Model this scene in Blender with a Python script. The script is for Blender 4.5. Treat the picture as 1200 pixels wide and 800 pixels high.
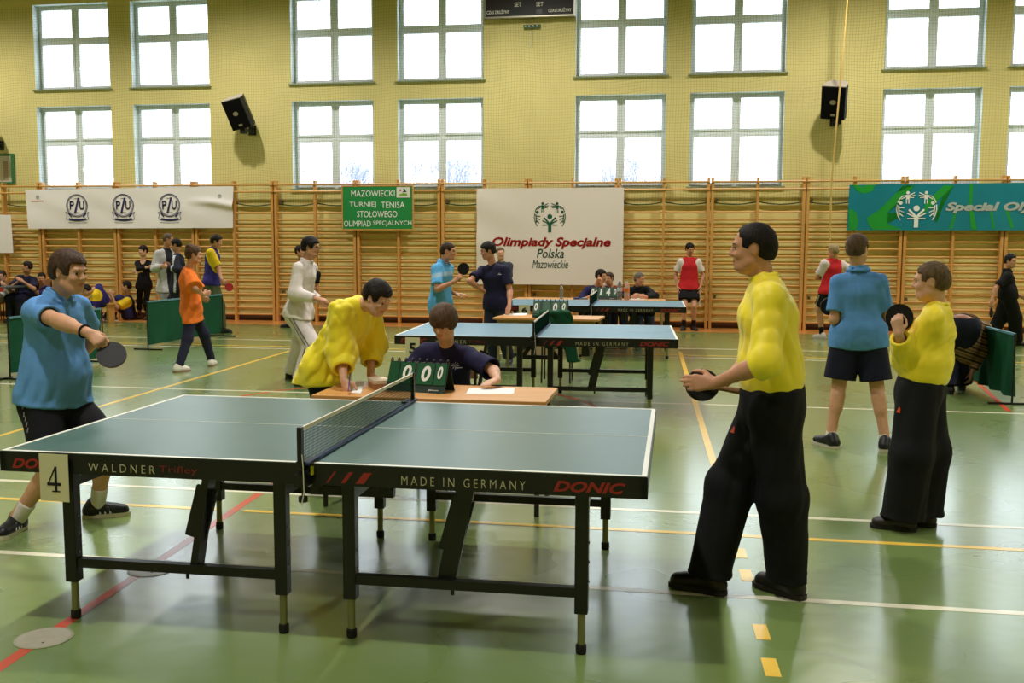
import bpy, bmesh, math, random
import numpy as np
from mathutils import Vector, Matrix

for _o in list(bpy.data.objects):
    bpy.data.objects.remove(_o, do_unlink=True)
SC = bpy.context.scene
COL = SC.collection

# ------------------------------------------------------------------ camera
CAM_H, YAW, PITCH, ROLL, FPX = 1.6432, .1654, .0973, .0035, 1162.78
_cy, _sy = math.cos(YAW), math.sin(YAW)
FW = np.array([-_sy*math.cos(PITCH), _cy*math.cos(PITCH), -math.sin(PITCH)])
_rt = np.array([_cy, _sy, 0.0]); _up = np.cross(_rt, FW)
RX = _rt*math.cos(ROLL)+_up*math.sin(ROLL)
UX = -_rt*math.sin(ROLL)+_up*math.cos(ROLL)
CAM = np.array([0, 0, CAM_H])
cam_data = bpy.data.cameras.new('camera')
cam_data.lens = 36.0*FPX/1200.0
cam_data.sensor_width = 36.0
cam_data.clip_end = 200
cam = bpy.data.objects.new('camera', cam_data)
COL.objects.link(cam)
cam.matrix_world = Matrix(((RX[0], UX[0], -FW[0], 0), (RX[1], UX[1], -FW[1], 0), (RX[2], UX[2], -FW[2], CAM_H), (0, 0, 0, 1)))
SC.camera = cam

# ------------------------------------------------------------------ sky, lamps, exposure
SKY = 4.3
LAMP = 520.0
world = bpy.data.worlds.new('overcast_sky')
SC.world = world
world.use_nodes = True
_bg = world.node_tree.nodes['Background']
_bg.inputs[0].default_value = (.86, .93, 1.0, 1)
_bg.inputs[1].default_value = SKY
SC.view_settings.view_transform = 'Standard'
SC.view_settings.look = 'None'
SC.view_settings.gamma = 1
SC.view_settings.use_curve_mapping = False
SC.view_settings.exposure = 0.27
cy = SC.cycles
cy.use_denoising = True
cy.max_bounces = 8
cy.diffuse_bounces = 4
cy.glossy_bounces = 4
cy.transparent_max_bounces = 12
cy.sample_clamp_indirect = 4.0
cy.caustics_reflective = False
cy.caustics_refractive = False
for _ly in (-1.8, 2.9, 7.6, 12.3, 17.0):
    for _lx in ((-15.0, -9.0, -3.0, 3.0, 9.0) if _ly > 16 else (-13.5, -3.0, 7.5)):
        _l = bpy.data.lights.new('high_bay_lamp', 'SPOT')
        _l.spot_size = math.radians(152 if _ly > 16 else 128)
        _l.spot_blend = .7 if _ly > 16 else 1.0
        _l.energy = LAMP*(1.25 if _ly > 16 else 1.75)
        _l.color = (1.0, .975, .91)
        _l.shadow_soft_size = .16
        _o = bpy.data.objects.new('high_bay_lamp', _l)
        _o.location = (_lx, _ly, 7.5)
        COL.objects.link(_o)

# ------------------------------------------------------------------ helpers
def ray(x, y):
    return FW + RX*(x-600)/FPX + UX*(400-y)/FPX
def at(x, y, z=0.0):
    """the point at height z seen at pixel x, y"""
    d = ray(x, y); t = (z-CAM_H)/d[2]
    return CAM + d*t
def onY(x, y, Y):
    """the point of the plane Y = const seen at pixel x, y"""
    d = ray(x, y); return CAM + d*(Y/d[1])
def topix(p):
    p = np.asarray(p, float)-CAM; d = p@FW
    return 600+FPX*(p@RX)/d, 400-FPX*(p@UX)/d
def lin(c):
    c = c/255.0
    return c/12.92 if c <= .04045 else ((c+.055)/1.055)**2.4
def rgb(r, g, b):
    return (lin(r), lin(g), lin(b), 1.0)

MATS = {}
def mat(name, col, rough=.6, spec=.4, metal=0.0, noise=0.0, nscale=30.0, bump=0.0, bscale=60.0, attr=False, sheen=0.0, stretch=None):
    if name in MATS: return MATS[name]
    m = bpy.data.materials.new(name); m.use_nodes = True
    nt = m.node_tree; b = nt.nodes['Principled BSDF']
    b.inputs['Roughness'].default_value = rough
    b.inputs['Metallic'].default_value = metal
    b.inputs['Specular IOR Level'].default_value = spec
    if sheen: b.inputs['Sheen Weight'].default_value = sheen
    c = rgb(*col); b.inputs['Base Color'].default_value = c
    src = None
    if attr:
        a = nt.nodes.new('ShaderNodeAttribute'); a.attribute_name = 'Col'; src = a.outputs['Color']
        nt.links.new(src, b.inputs['Base Color'])
    tc = None
    if noise or bump:
        tc = nt.nodes.new('ShaderNodeTexCoord')
        vec = tc.outputs['Object']
        if stretch:
            mp = nt.nodes.new('ShaderNodeMapping'); mp.inputs['Scale'].default_value = stretch
            nt.links.new(vec, mp.inputs[0]); vec = mp.outputs[0]
    if noise:
        n = nt.nodes.new('ShaderNodeTexNoise'); n.inputs['Scale'].default_value = nscale; n.inputs['Detail'].default_value = 3
        nt.links.new(vec, n.inputs[0])
        r = nt.nodes.new('ShaderNodeMapRange')
        r.inputs['From Min'].default_value = .3; r.inputs['From Max'].default_value = .7
        r.inputs['To Min'].default_value = 1-noise; r.inputs['To Max'].default_value = 1+noise
        nt.links.new(n.outputs[0], r.inputs[0])
        mx = nt.nodes.new('ShaderNodeVectorMath'); mx.operation = 'SCALE'
        if src: nt.links.new(src, mx.inputs[0])
        else: mx.inputs[0].default_value = c[:3]
        nt.links.new(r.outputs[0], mx.inputs['Scale'])
        nt.links.new(mx.outputs[0], b.inputs['Base Color'])
    if bump:
        n2 = nt.nodes.new('ShaderNodeTexNoise'); n2.inputs['Scale'].default_value = bscale; n2.inputs['Detail'].default_value = 2
        nt.links.new(vec, n2.inputs[0])
        bp = nt.nodes.new('ShaderNodeBump'); bp.inputs['Strength'].default_value = bump; bp.inputs['Distance'].default_value = .01
        nt.links.new(n2.outputs[0], bp.inputs['Height']); nt.links.new(bp.outputs[0], b.inputs['Normal'])
    MATS[name] = m
    return m

class MB:
    """collects boxes, bars, tubes and polygons into one mesh"""
    def __init__(s): s.v = []; s.f = []; s.mi = []; s.m = 0
    def add(s, vs, fs):
        o = len(s.v); s.v += [tuple(float(c) for c in v) for v in vs]
        for f in fs: s.f.append(tuple(i+o for i in f)); s.mi.append(s.m)
        return s
    def box(s, c, d, R=None, bev=0.0):
        x, y, z = d[0]/2, d[1]/2, d[2]/2
        if bev:
            bm = bmesh.new(); bmesh.ops.create_cube(bm, size=1)
            for v in bm.verts: v.co = Vector((v.co.x*d[0], v.co.y*d[1], v.co.z*d[2]))
            bmesh.ops.bevel(bm, geom=bm.edges[:], offset=bev, segments=2, affect='EDGES', profile=.5)
            vs = [v.co.copy() for v in bm.verts]; bm.verts.index_update()
            fs = [[v.index for v in f.verts] for f in bm.faces]; bm.free()
        else:
            vs = [Vector((a, b, e)) for a in (-x, x) for b in (-y, y) for e in (-z, z)]
            fs = [(0, 1, 3, 2), (4, 6, 7, 5), (0, 4, 5, 1), (2, 3, 7, 6), (0, 2, 6, 4), (1, 5, 7, 3)]
        if R is not None: vs = [R @ v for v in vs]
        return s.add([Vector(c)+v for v in vs], fs)
    def box2(s, lo, hi, bev=0.0):
        return s.box([(a+b)/2 for a, b in zip(lo, hi)], [abs(b-a) for a, b in zip(lo, hi)], None, bev)
    def bar(s, a, b, w, h, up=(0, 0, 1), bev=0.0):
        a = Vector(a); b = Vector(b); d = b-a; L = d.length
        if L < 1e-6: return s
        x = d/L; u = Vector(up)
        if abs(x.dot(u)) > .98: u = Vector((0, 1, 0))
        y = u.cross(x).normalized(); z = x.cross(y)
        R = Matrix((x, y, z)).transposed()
        return s.box((a+b)/2, (L, w, h), R, bev)
    def tube(s, pts, r, n=8, cap=True, flat=1.0):
        pts = [Vector(p) for p in pts]; rs = r if isinstance(r, (list, tuple)) else [r]*len(pts)
        o = len(s.v); ref = None; vs = []; fs = []
        for i, p in enumerate(pts):
            d = (pts[min(i+1, len(pts)-1)]-pts[max(i-1, 0)])
            d = d.normalized() if d.length > 1e-9 else Vector((0, 0, 1))
            if ref is None:
                ref = Vector((0, 0, 1)) if abs(d.z) < .9 else Vector((0, 1, 0))
            a = d.cross(ref).normalized(); b = a.cross(d).normalized(); ref = b
            for k in range(n):
                t = 2*math.pi*k/n
                vs.append(p + a*math.cos(t)*rs[i] + b*math.sin(t)*rs[i]*flat)
        for i in range(len(pts)-1):
            for k in range(n):
                k2 = (k+1) % n
                fs.append((i*n+k, i*n+k2, (i+1)*n+k2, (i+1)*n+k))
        if cap:
            fs.append(tuple(range(n))[::-1]); fs.append(tuple((len(pts)-1)*n+k for k in range(n)))
        return s.add(vs, fs)
    def cyl(s, a, b, r, n=12): return s.tube([a, b], r, n)
    def lathe(s, c, prof, n=16, ax=(0, 0, 1)):
        ax = Vector(ax).normalized(); u = ax.orthogonal().normalized(); w = ax.cross(u); c = Vector(c)
        vs = [c+ax*h+(u*math.cos(2*math.pi*k/n)+w*math.sin(2*math.pi*k/n))*r for r, h in prof for k in range(n)]
        fs = [(i*n+k, i*n+(k+1) % n, (i+1)*n+(k+1) % n, (i+1)*n+k) for i in range(len(prof)-1) for k in range(n)]
        fs.append(tuple(range(n))[::-1]); fs.append(tuple((len(prof)-1)*n+k for k in range(n)))
        return s.add(vs, fs)
    def prism(s, poly, ext):
        """polygon (3-D points) extruded by vector ext"""
        n = len(poly); e = Vector(ext); vs = [Vector(p) for p in poly]; vs += [v+e for v in vs]
        fs = [tuple(range(n))[::-1], tuple(range(n, 2*n))]+[(i, (i+1) % n, n+(i+1) % n, n+i) for i in range(n)]
        return s.add(vs, fs)
    def build(s, name, m, parent=None, loc=None, smooth=False, **kw):
        me = bpy.data.meshes.new(name)
        vs = s.v
        if loc is not None: vs = [(v[0]-loc[0], v[1]-loc[1], v[2]-loc[2]) for v in vs]
        me.from_pydata(vs, [], s.f)
        ms = m if isinstance(m, (list, tuple)) else [m]
        for q in ms: me.materials.append(q)
        if len(ms) > 1: me.polygons.foreach_set('material_index', s.mi)
        bm = bmesh.new(); bm.from_mesh(me); bmesh.ops.recalc_face_normals(bm, faces=bm.faces); bm.to_mesh(me); bm.free()
        if smooth: me.polygons.foreach_set('use_smooth', [True]*len(me.polygons))
        return link(name, me, parent, loc, **kw)

def link(name, me, parent=None, loc=None, label=None, cat=None, group=None, kind=None):
    o = bpy.data.objects.new(name, me); COL.objects.link(o)
    if loc is not None: o.location = loc
    if parent is not None: o.parent = parent
    return tag(o, label, cat, group, kind)
def tag(o, label=None, cat=None, group=None, kind=None):
    if label: o['label'] = label
    if cat: o['category'] = cat
    if group: o['group'] = group
    if kind: o['kind'] = kind
    return o
def thing(name, label, cat, loc=(0, 0, 0), rz=0.0, group=None):
    o = bpy.data.objects.new(name, None); COL.objects.link(o)
    o.location = loc; o.rotation_euler = (0, 0, rz); o.empty_display_size = .1
    return tag(o, label, cat, group)
def copy_tree(o, parent=None):
    c = o.copy(); COL.objects.link(c)
    if parent is not None: c.parent = parent
    for ch in list(o.children): copy_tree(ch, c)
    return c

def to_local(parent, pts):
    chain = []
    while parent is not None:
        chain.append(parent); parent = parent.parent
    out = np.array(pts, float).reshape(-1, 3)
    for q in reversed(chain):
        out = out-np.array(q.location)
        rz = q.rotation_euler[2]
        if rz:
            c, s_ = math.cos(-rz), math.sin(-rz)
            out = np.stack([out[:, 0]*c-out[:, 1]*s_, out[:, 0]*s_+out[:, 1]*c, out[:, 2]], 1)
    return out

def text_mesh(s, bold=0.0, shear=0.0, spacing=1.0, extr=.0):
    cu = bpy.data.curves.new('lettering', 'FONT'); cu.body = s; cu.offset = bold; cu.shear = shear; cu.space_character = spacing
    cu.resolution_u = 3; cu.extrude = extr
    o = bpy.data.objects.new('lettering', cu); COL.objects.link(o)
    dg = bpy.context.evaluated_depsgraph_get()
    me = bpy.data.meshes.new_from_object(o.evaluated_get(dg))
    bpy.data.objects.remove(o, do_unlink=True)
    return me
def lettering(s, origin, ux, uz, w, h, m, parent=None, bold=0.0, shear=0.0, spacing=1.0, thick=.002, warp=None, name='lettering', label=None):
    """flat letters fitted into the box w x h whose lower left corner is origin; ux, uz span it"""
    me = text_mesh(s, bold, shear, spacing, .001)
    n = len(me.vertices); co = np.empty(n*3, np.float32); me.vertices.foreach_get('co', co); co = co.reshape(-1, 3)
    lo, hi = co.min(0), co.max(0); d = np.maximum(hi-lo, 1e-6)
    q = (co-lo)/d
    ux = np.array(ux, float); uz = np.array(uz, float); un = np.cross(uz, ux)   # behind the face
    out = np.array(origin, float)+q[:, :1]*w*ux+q[:, 1:2]*h*uz-un*(q[:, 2:3])*thick
    if warp is not None: out = warp(out)
    if parent is not None: out = to_local(parent, out)
    me.vertices.foreach_set('co', out.astype(np.float32).ravel()); me.update()
    me.materials.clear(); me.materials.append(m)
    return link(name, me, parent, label=label)
# ------------------------------------------------------------------ the hall
YW = 20.2            # inner face of the window wall
X0, X1, YB, ZC = -19.0, 11.5, -5.5, 8.0
M_WALL = mat('yellow_plaster', (230, 214, 142), .75, .2, noise=.05, nscale=1.3, bump=.08, bscale=40)
M_FRAME = mat('grey_window_plastic', (232, 238, 240), .4, .4)
M_SILL = mat('pale_green_sill', (140, 152, 120), .5, .4)
M_CEIL = mat('ceiling_boards', (120, 112, 96), .8, .1)
M_GLASS = bpy.data.materials.new('window_glass'); M_GLASS.use_nodes = True
_nt = M_GLASS.node_tree; _nt.nodes.remove(_nt.nodes['Principled BSDF'])
_t = _nt.nodes.new('ShaderNodeBsdfTransparent'); _g = _nt.nodes.new('ShaderNodeBsdfGlossy'); _g.inputs['Roughness'].default_value = .02
_mx = _nt.nodes.new('ShaderNodeMixShader'); _fr = _nt.nodes.new('ShaderNodeFresnel'); _fr.inputs[0].default_value = 1.45
_ge = _nt.nodes.new('ShaderNodeNewGeometry'); _mm = _nt.nodes.new('ShaderNodeMath'); _mm.operation = 'SUBTRACT'; _mm.use_clamp = True
_nt.links.new(_fr.outputs[0], _mm.inputs[0]); _nt.links.new(_ge.outputs['Backfacing'], _mm.inputs[1])   # the far face of a pane only lets light out
_nt.links.new(_mm.outputs[0], _mx.inputs[0]); _nt.links.new(_t.outputs[0], _mx.inputs[1]); _nt.links.new(_g.outputs[0], _mx.inputs[2])
_t.inputs[0].default_value = (.96, .98, .99, 1)
_nt.links.new(_mx.outputs[0], _nt.nodes['Material Output'].inputs[0])

def floor_material():
    m = bpy.data.materials.new('green_sports_floor'); m.use_nodes = True
    nt = m.node_tree; b = nt.nodes['Principled BSDF']
    tc = nt.nodes.new('ShaderNodeTexCoord')
    n = nt.nodes.new('ShaderNodeTexNoise'); n.inputs['Scale'].default_value = .9; n.inputs['Detail'].default_value = 2
    nt.links.new(tc.outputs['Object'], n.inputs[0])
    r = nt.nodes.new('ShaderNodeValToRGB')
    r.color_ramp.interpolation = 'EASE'; r.color_ramp.elements[0].position = .1; r.color_ramp.elements[0].color = rgb(110, 132, 72)
    r.color_ramp.elements[1].position = .9; r.color_ramp.elements[1].color = rgb(124, 144, 84)
    nt.links.new(n.outputs[0], r.inputs[0])
    # scuffs
    mp = nt.nodes.new('ShaderNodeMapping'); mp.inputs['Scale'].default_value = (1.2, 9, 1); mp.inputs['Rotation'].default_value = (0, 0, .5)
    nt.links.new(tc.outputs['Object'], mp.inputs[0])
    v = nt.nodes.new('ShaderNodeTexNoise'); v.inputs['Scale'].default_value = 3.5; v.inputs['Detail'].default_value = 8; v.inputs['Roughness'].default_value = .7
    nt.links.new(mp.outputs[0], v.inputs[0])
    cr = nt.nodes.new('ShaderNodeMapRange'); cr.inputs['From Min'].default_value = .60; cr.inputs['From Max'].default_value = .80
    cr.inputs['To Max'].default_value = .0
    nt.links.new(v.outputs[0], cr.inputs[0])
    mx = nt.nodes.new('ShaderNodeMix'); mx.data_type = 'RGBA'; mx.inputs['B'].default_value = rgb(96, 112, 70)
    nt.links.new(cr.outputs[0], mx.inputs['Factor']); nt.links.new(r.outputs[0], mx.inputs['A'])
    nt.links.new(mx.outputs['Result'], b.inputs['Base Color'])
    rr = nt.nodes.new('ShaderNodeMapRange'); rr.inputs['To Min'].default_value = .22; rr.inputs['To Max'].default_value = .34
    nt.links.new(n.outputs[0], rr.inputs[0]); nt.links.new(rr.outputs[0], b.inputs['Roughness'])
    b.inputs['Specular IOR Level'].default_value = .6
    b.inputs['Coat Weight'].default_value = .6; b.inputs['Coat Roughness'].default_value = .15
    w = nt.nodes.new('ShaderNodeTexNoise'); w.inputs['Scale'].default_value = 11; w.inputs['Detail'].default_value = 0
    nt.links.new(tc.outputs['Object'], w.inputs[0])
    bp = nt.nodes.new('ShaderNodeBump'); bp.inputs['Strength'].default_value = .07; bp.inputs['Distance'].default_value = .02
    nt.links.new(w.outputs[0], bp.inputs['Height']); nt.links.new(bp.outputs[0], b.inputs['Normal'])
    return m
M_FLOOR = floor_material()
MB().box2((X0-.3, YB-.3, -.1), (X1+.3, YW+.35, 0)).build('floor', M_FLOOR, kind='structure', label='glossy green sports hall floor')

# painted court lines: thin coats of paint lying on the floor
def gloss(name, c): return mat(name, c, .22, .5, noise=.06, nscale=9)
M_LW = gloss('line_white', (232, 226, 200)); M_LY = gloss('line_yellow', (238, 196, 84)); M_LR = gloss('line_red', (206, 82, 58)); M_LO = gloss('border_orange', (205, 138, 72))
M_DISC = mat('socket_cover', (168, 160, 140), .35, .4, noise=.08, nscale=25)
trim_n = [0]
def floor_line(a, b, w, m, z, label):
    d = Vector((b[0]-a[0], b[1]-a[1], 0)).normalized(); n = Vector((-d.y, d.x, 0))*w/2
    A = Vector((a[0], a[1], 0.0002)); B = Vector((b[0], b[1], 0.0002))
    trim_n[0] += 1
    MB().prism([A-n, B-n, B+n, A+n], (0, 0, z)).build('trim_%d' % trim_n[0], m, kind='structure', label=label)
floor_line((X0, 6.1), (X1, 6.1), .05, M_LW, .0010, 'white court line running behind the nearest table')
floor_line((X0, 4.645), (X1, 4.645), .05, M_LW, .0010, 'white court line passing under the nearest table')
floor_line((X0, 10.38), (X1, 10.38), .05, M_LW, .0010, 'white court line under the second table')
floor_line((X0, 16.02), (X1, 16.02), .06, M_LW, .0010, 'far white court line')
floor_line((X0, 14.72), (X1, 14.72), .06, M_LW, .0010, 'white court line beside the thin yellow line')
floor_line((X0, 15.04), (X1, 15.04), .06, M_LY, .0012, 'thin yellow line far across the floor')
floor_line((X0, 5.65), (-2.78, 5.65), .05, M_LY, .0012, 'yellow line left of the red line')
floor_line((-2.62, 5.65), (X1, 5.65), .05, M_LY, .0012, 'yellow line right of the red line')
floor_line((-5.69, 7.2), (-5.93, 16), .055, M_LY, .0014, 'yellow line leading towards the wall on the left')
floor_line((.05, 15.5), (.30, 7.3), .055, M_LY, .0014, 'yellow line leading towards the wall beside the tables')
for _y in (5.32, 4.96, 4.22, 3.86, 3.12, 2.76, 6.1, 6.5):
    if _y < 6: floor_line((.368+(5-_y)*.02, _y-.085), (.362+(5-_y)*.02, _y+.085), .06, M_LY, .0014, 'short yellow dash of the broken line')
floor_line((-2.53, 2.4), (-2.72, 6.4), .055, M_LR, .0006, 'red line under the nearest table')
floor_line((3.73, 13.6), (3.29, 10.5), .055, M_LR, .0014, 'red line beside the green barrier on the right')
# red circle of another court with a filled cap
_c = np.array([-2.72, 9.35]); _r = 2.05
_mb = MB(); N = 60
for i in range(N):
    t0, t1 = 2*math.pi*i/N, 2*math.pi*(i+1)/N
    P = [Vector((_c[0]+r*math.cos(t), _c[1]+r*math.sin(t), .0002)) for r, t in ((_r, t0), (_r, t1), (_r-.06, t1), (_r-.06, t0))]
    _mb.prism(P[::-1], (0, 0, .0004))
_mb.prism([Vector((_c[0]+(_r-.06)*math.cos(t), _c[1]+(_r-.06)*math.sin(t), .0002)) for t in np.linspace(math.radians(52), math.radians(128), 24)], (0, 0, .0004))
_mb.build('trim_40', M_LR, kind='structure', label='red circle painted round the middle of the floor')
MB().box2((X0, 19.12, .0002), (X1, YW, .0022)).build('trim_41', M_LO, kind='structure', label='orange floor border along the wall')
for _p, _l in (((-2.585, 3.63), 'round grey floor socket cover in front of the nearest table'), ((-2.60, 4.52), 'round grey floor socket cover under the nearest table')):
    t = thing('floor_socket_cover', _l, 'floor cover', (_p[0], _p[1], 0), group='floor socket covers')
    MB().lathe((0, 0, 0), [(.105, .0012), (.105, .003), (.09, .0036), (0.001, .0036)], 32).build('lid', M_DISC, t, smooth=False)
    MB().lathe((0, 0, 0), [(.116, .0012), (.116, .0024), (.105, .0026), (.105, .0012)], 32).build('rim', mat('socket_rim', (150, 150, 120), .4), t)
    MB().lathe((.03, -.05, 0), [(.006, .0036), (.006, .0040), (0.0005, .0040)], 10).build('finger_hole', mat('dark_hole', (40, 36, 30)), t)

# ---- window wall with recessed windows
WX = [(-14.0, -12.22), (-11.70, -9.93), (-8.09, -6.30), (-5.78, -3.98), (-2.10, -.30), (.17, 1.97), (3.79, 5.58), (6.05, 7.85)]
WX = [(-17.9, -16.1)] + WX + [(9.3, 11.0)]
WZ = [(2.80, 4.62), (4.98, 6.80)]
TH = .38
xs = sorted([X0, X1]+[x for w in WX for x in w]); zs = sorted([0, ZC]+[z for w in WZ for z in w])
_mb = MB()
def is_win(xa, xb, za, zb):
    return any(abs(w[0]-xa) < 1e-6 for w in WX) and any(abs(w[0]-za) < 1e-6 for w in WZ)
for i in range(len(xs)-1):
    for j in range(len(zs)-1):
        xa, xb, za, zb = xs[i], xs[i+1], zs[j], zs[j+1]
        if is_win(xa, xb, za, zb):
            a, b = YW, YW+TH
            _mb.m = 1
            _mb.add([(xa, a, za), (xb, a, za), (xb, b, za), (xa, b, za)], [(0, 1, 2, 3)])
            _mb.add([(xa, a, zb), (xa, b, zb), (xb, b, zb), (xb, a, zb)], [(0, 1, 2, 3)])
            _mb.add([(xa, a, za), (xa, b, za), (xa, b, zb), (xa, a, zb)], [(0, 1, 2, 3)])
            _mb.add([(xb, a, za), (xb, a, zb), (xb, b, zb), (xb, b, za)], [(0, 1, 2, 3)])
            _mb.m = 0
        else:
            for y, fl in ((YW, 0), (YW+TH, 1)):
                q = [(xa, y, za), (xb, y, za), (xb, y, zb), (xa, y, zb)]
                _mb.add(q[::-1] if fl else q, [(0, 1, 2, 3)])
_mb.build('wall_back', [M_WALL, mat('reveal_sky_tint', (206, 218, 216), .6, .3)], kind='structure', label='yellow plastered wall with two rows of windows')  # sky light on the reveals is put into their pale blue-grey colour
MB().box2((X0-.3, YB-.3, 0), (X0, YW+TH, ZC)).build('wall_left', M_WALL, kind='structure')
MB().box2((X1, YB-.3, 0), (X1+.3, YW+TH, ZC)).build('wall_right', M_WALL, kind='structure')
MB().box2((X0, YB-.3, 0), (X1, YB, ZC)).build('wall_front', M_WALL, kind='structure')
MB().box2((X0-.3, YB-.3, ZC), (X1+.3, YW+TH, ZC+.2)).build('ceiling', M_CEIL, kind='structure')

wn = 0
for zi, (za, zb) in enumerate(WZ):
    for (xa, xb) in WX:
        wn += 1
        w, h = xb-xa, zb-za; yf = YW+.20
        f = MB(); T = .042
        f.box2((0, 0, 0), (T, .07, h)).box2((w-T, 0, 0), (w, .07, h)).box2((T, 0, 0), (w-T, .07, T)).box2((T, 0, h-T), (w-T, .07, h))
        zt = h*.585
        f.box2((T, 0, zt-.035), (w-T, .07, zt+.035)).box2((w/2-.04, 0, T), (w/2+.04, .07, zt-.035)).box2((w/2-.04, 0, zt+.035), (w/2+.04, .07, h-T))
        fo = f.build('window_%d' % wn, M_FRAME, kind='structure', loc=None)
        fo.location = (xa, yf, za)
        cells = [(T, w/2-.04, T, zt-.035), (w/2+.04, w-T, T, zt-.035), (T, w/2-.04, zt+.035, h-T), (w/2+.04, w-T, zt+.035, h-T)]
        for k, (a, b, c, d) in enumerate(cells):
            s = MB(); q = .045
            s.box2((a, -.022, c), (a+q, .05, d)).box2((b-q, -.022, c), (b, .05, d)).box2((a+q, -.022, c), (b-q, .05, c+q)).box2((a+q, -.022, d-q), (b-q, .05, d))
            so = s.build('sash', M_FRAME, fo)
            MB().box2((a+q, .015, c+q), (b-q, .023, d-q)).build('pane', M_GLASS, so)
            if k == 1:
                MB().box2((a+.015, -.045, c+.40), (a+.04, -.02, c+.46)).box2((a+.018, -.06, c+.34), (a+.036, -.045, c+.45)).build('handle', mat('handle_white', (225, 225, 222), .35), so)
        MB().box2((-.05, -.262, -.024), (w+.05, 0, .0)).build('sill', M_SILL, fo)

# dark base strip behind the wall bars
MB().box2((X0, YW-.03, 0), (X1, YW, .14)).build('baseboard_back', mat('dark_base', (74, 48, 30), .5), kind='structure')

# ---- outside: frosty ground and bare trees seen through the panes
MB().box2((-80, YW+TH+.3, -.6), (70, 110, -.5)).build('ground', mat('frosty_ground', (205, 208, 210), .9, .1), kind='structure')
M_TWIG = mat('bare_twigs', (150, 156, 176), .9, .1)
def bare_tree(x, y, H, seed, label):
    rnd = random.Random(seed); tw = MB(); tr = MB()
    def grow(p, d, L, r, lev):
        q = p+d*L
        (tr if lev < 2 else tw).tube([p, (p+q)/2+Vector((rnd.uniform(-1, 1), rnd.uniform(-1, 1), 0))*L*.05, q], [r, r*.85, r*.65], 5 if lev < 2 else 3, cap=False)
        if lev >= 7: return
        n = 2 if lev < 1 else 3
        for k in range(n):
            nd = (d+Vector((rnd.uniform(-1, 1), rnd.uniform(-1, 1), rnd.uniform(-.15, .6)))*.72).normalized()
            grow(q if k else p+d*L*.8, nd, L*rnd.uniform(.66, .84), r*.62, lev+1)
    t = thing('bare_tree', label, 'tree', (x, y, -.5), group='bare trees outside')
    grow(Vector((0, 0, 0)), Vector((0, 0, 1)), H*.27, H*.016, 0)
    tr.build('trunk', M_TWIG, t); o = tw.build('twigs', M_TWIG, t); o['kind'] = 'stuff'
for i, (px, py, Y, lb) in enumerate([(372, 156, 34, 'bare tree behind the lower window left of the green sign'), (508, 158, 33, 'bare tree, left half of the lower window just right of the green sign'),
        (550, 150, 36, 'bare tree, right half of the lower window just right of the green sign'), (700, 138, 32, 'dense bare tree, left half of the window over the large white banner'), (752, 158, 37, 'bare tree, right half of the window over the large white banner')]):
    p = onY(px, py, Y); bare_tree(p[0], Y, p[2]+.5, 11+i, lb)
# ------------------------------------------------------------------ wall bars
M_BAR = mat('varnished_pine', (205, 150, 80), .4, .4, noise=.10, nscale=6, stretch=(1, 1, .25))
M_RUNG = mat('varnished_rung', (214, 164, 92), .35, .4, noise=.08, nscale=5, stretch=(.3, 1, 1))
RZ = [2.88, 2.735, 2.29, 2.145] + [2.005-.1435*k for k in range(14)]
US = .9045; UX0 = -13.87
def wall_bars(x, label):
    t = thing('wall_bars', label, 'wall bars', (x, 0, 0), group='wall bars along the window wall')
    W = 2*US-.012
    for k, (px, wd) in enumerate(((.033, .055), (W/2, .05), (W-.033, .055))):
        MB().box2((px-wd/2, 19.99, .0), (px+wd/2, 20.12, 2.965), .006).build('upright', M_BAR, t)
    for k, z in enumerate(RZ):
        y = 19.985 if k < 2 else 20.055
        MB().tube([(.012, y, z), (W-.012, y, z)], .0205, 8, flat=1.0).build('rung', M_RUNG, t, smooth=False)
    for z in (2.5, .6):
        MB().box2((.10, 20.07, z), (.14, YW, z+.05)).build('bracket', mat('bracket_steel', (120, 110, 90), .4, metal=.6), t)
_names = ['under the small white sheet at the left edge', 'under the left end of the triple-emblem banner', 'under the middle of the triple-emblem banner', 'at the right end of the triple-emblem banner', 'behind the man in white',
          'left half of the green sign hangs on it', 'behind the man in the blue shirt', 'under the left end of the large white banner', 'under the right half of the large white banner', 'right of the large white banner', 'behind the man in the red vest',
          'left of the blue and green banner', 'under the left end of the blue and green banner', 'under the lettering of the blue and green banner']
for i in range(-1, 13):
    wall_bars(UX0+2*US*(i-.5)+US if False else UX0+2*US*i, 'varnished wooden wall bars, unit '+_names[i+1])

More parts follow.
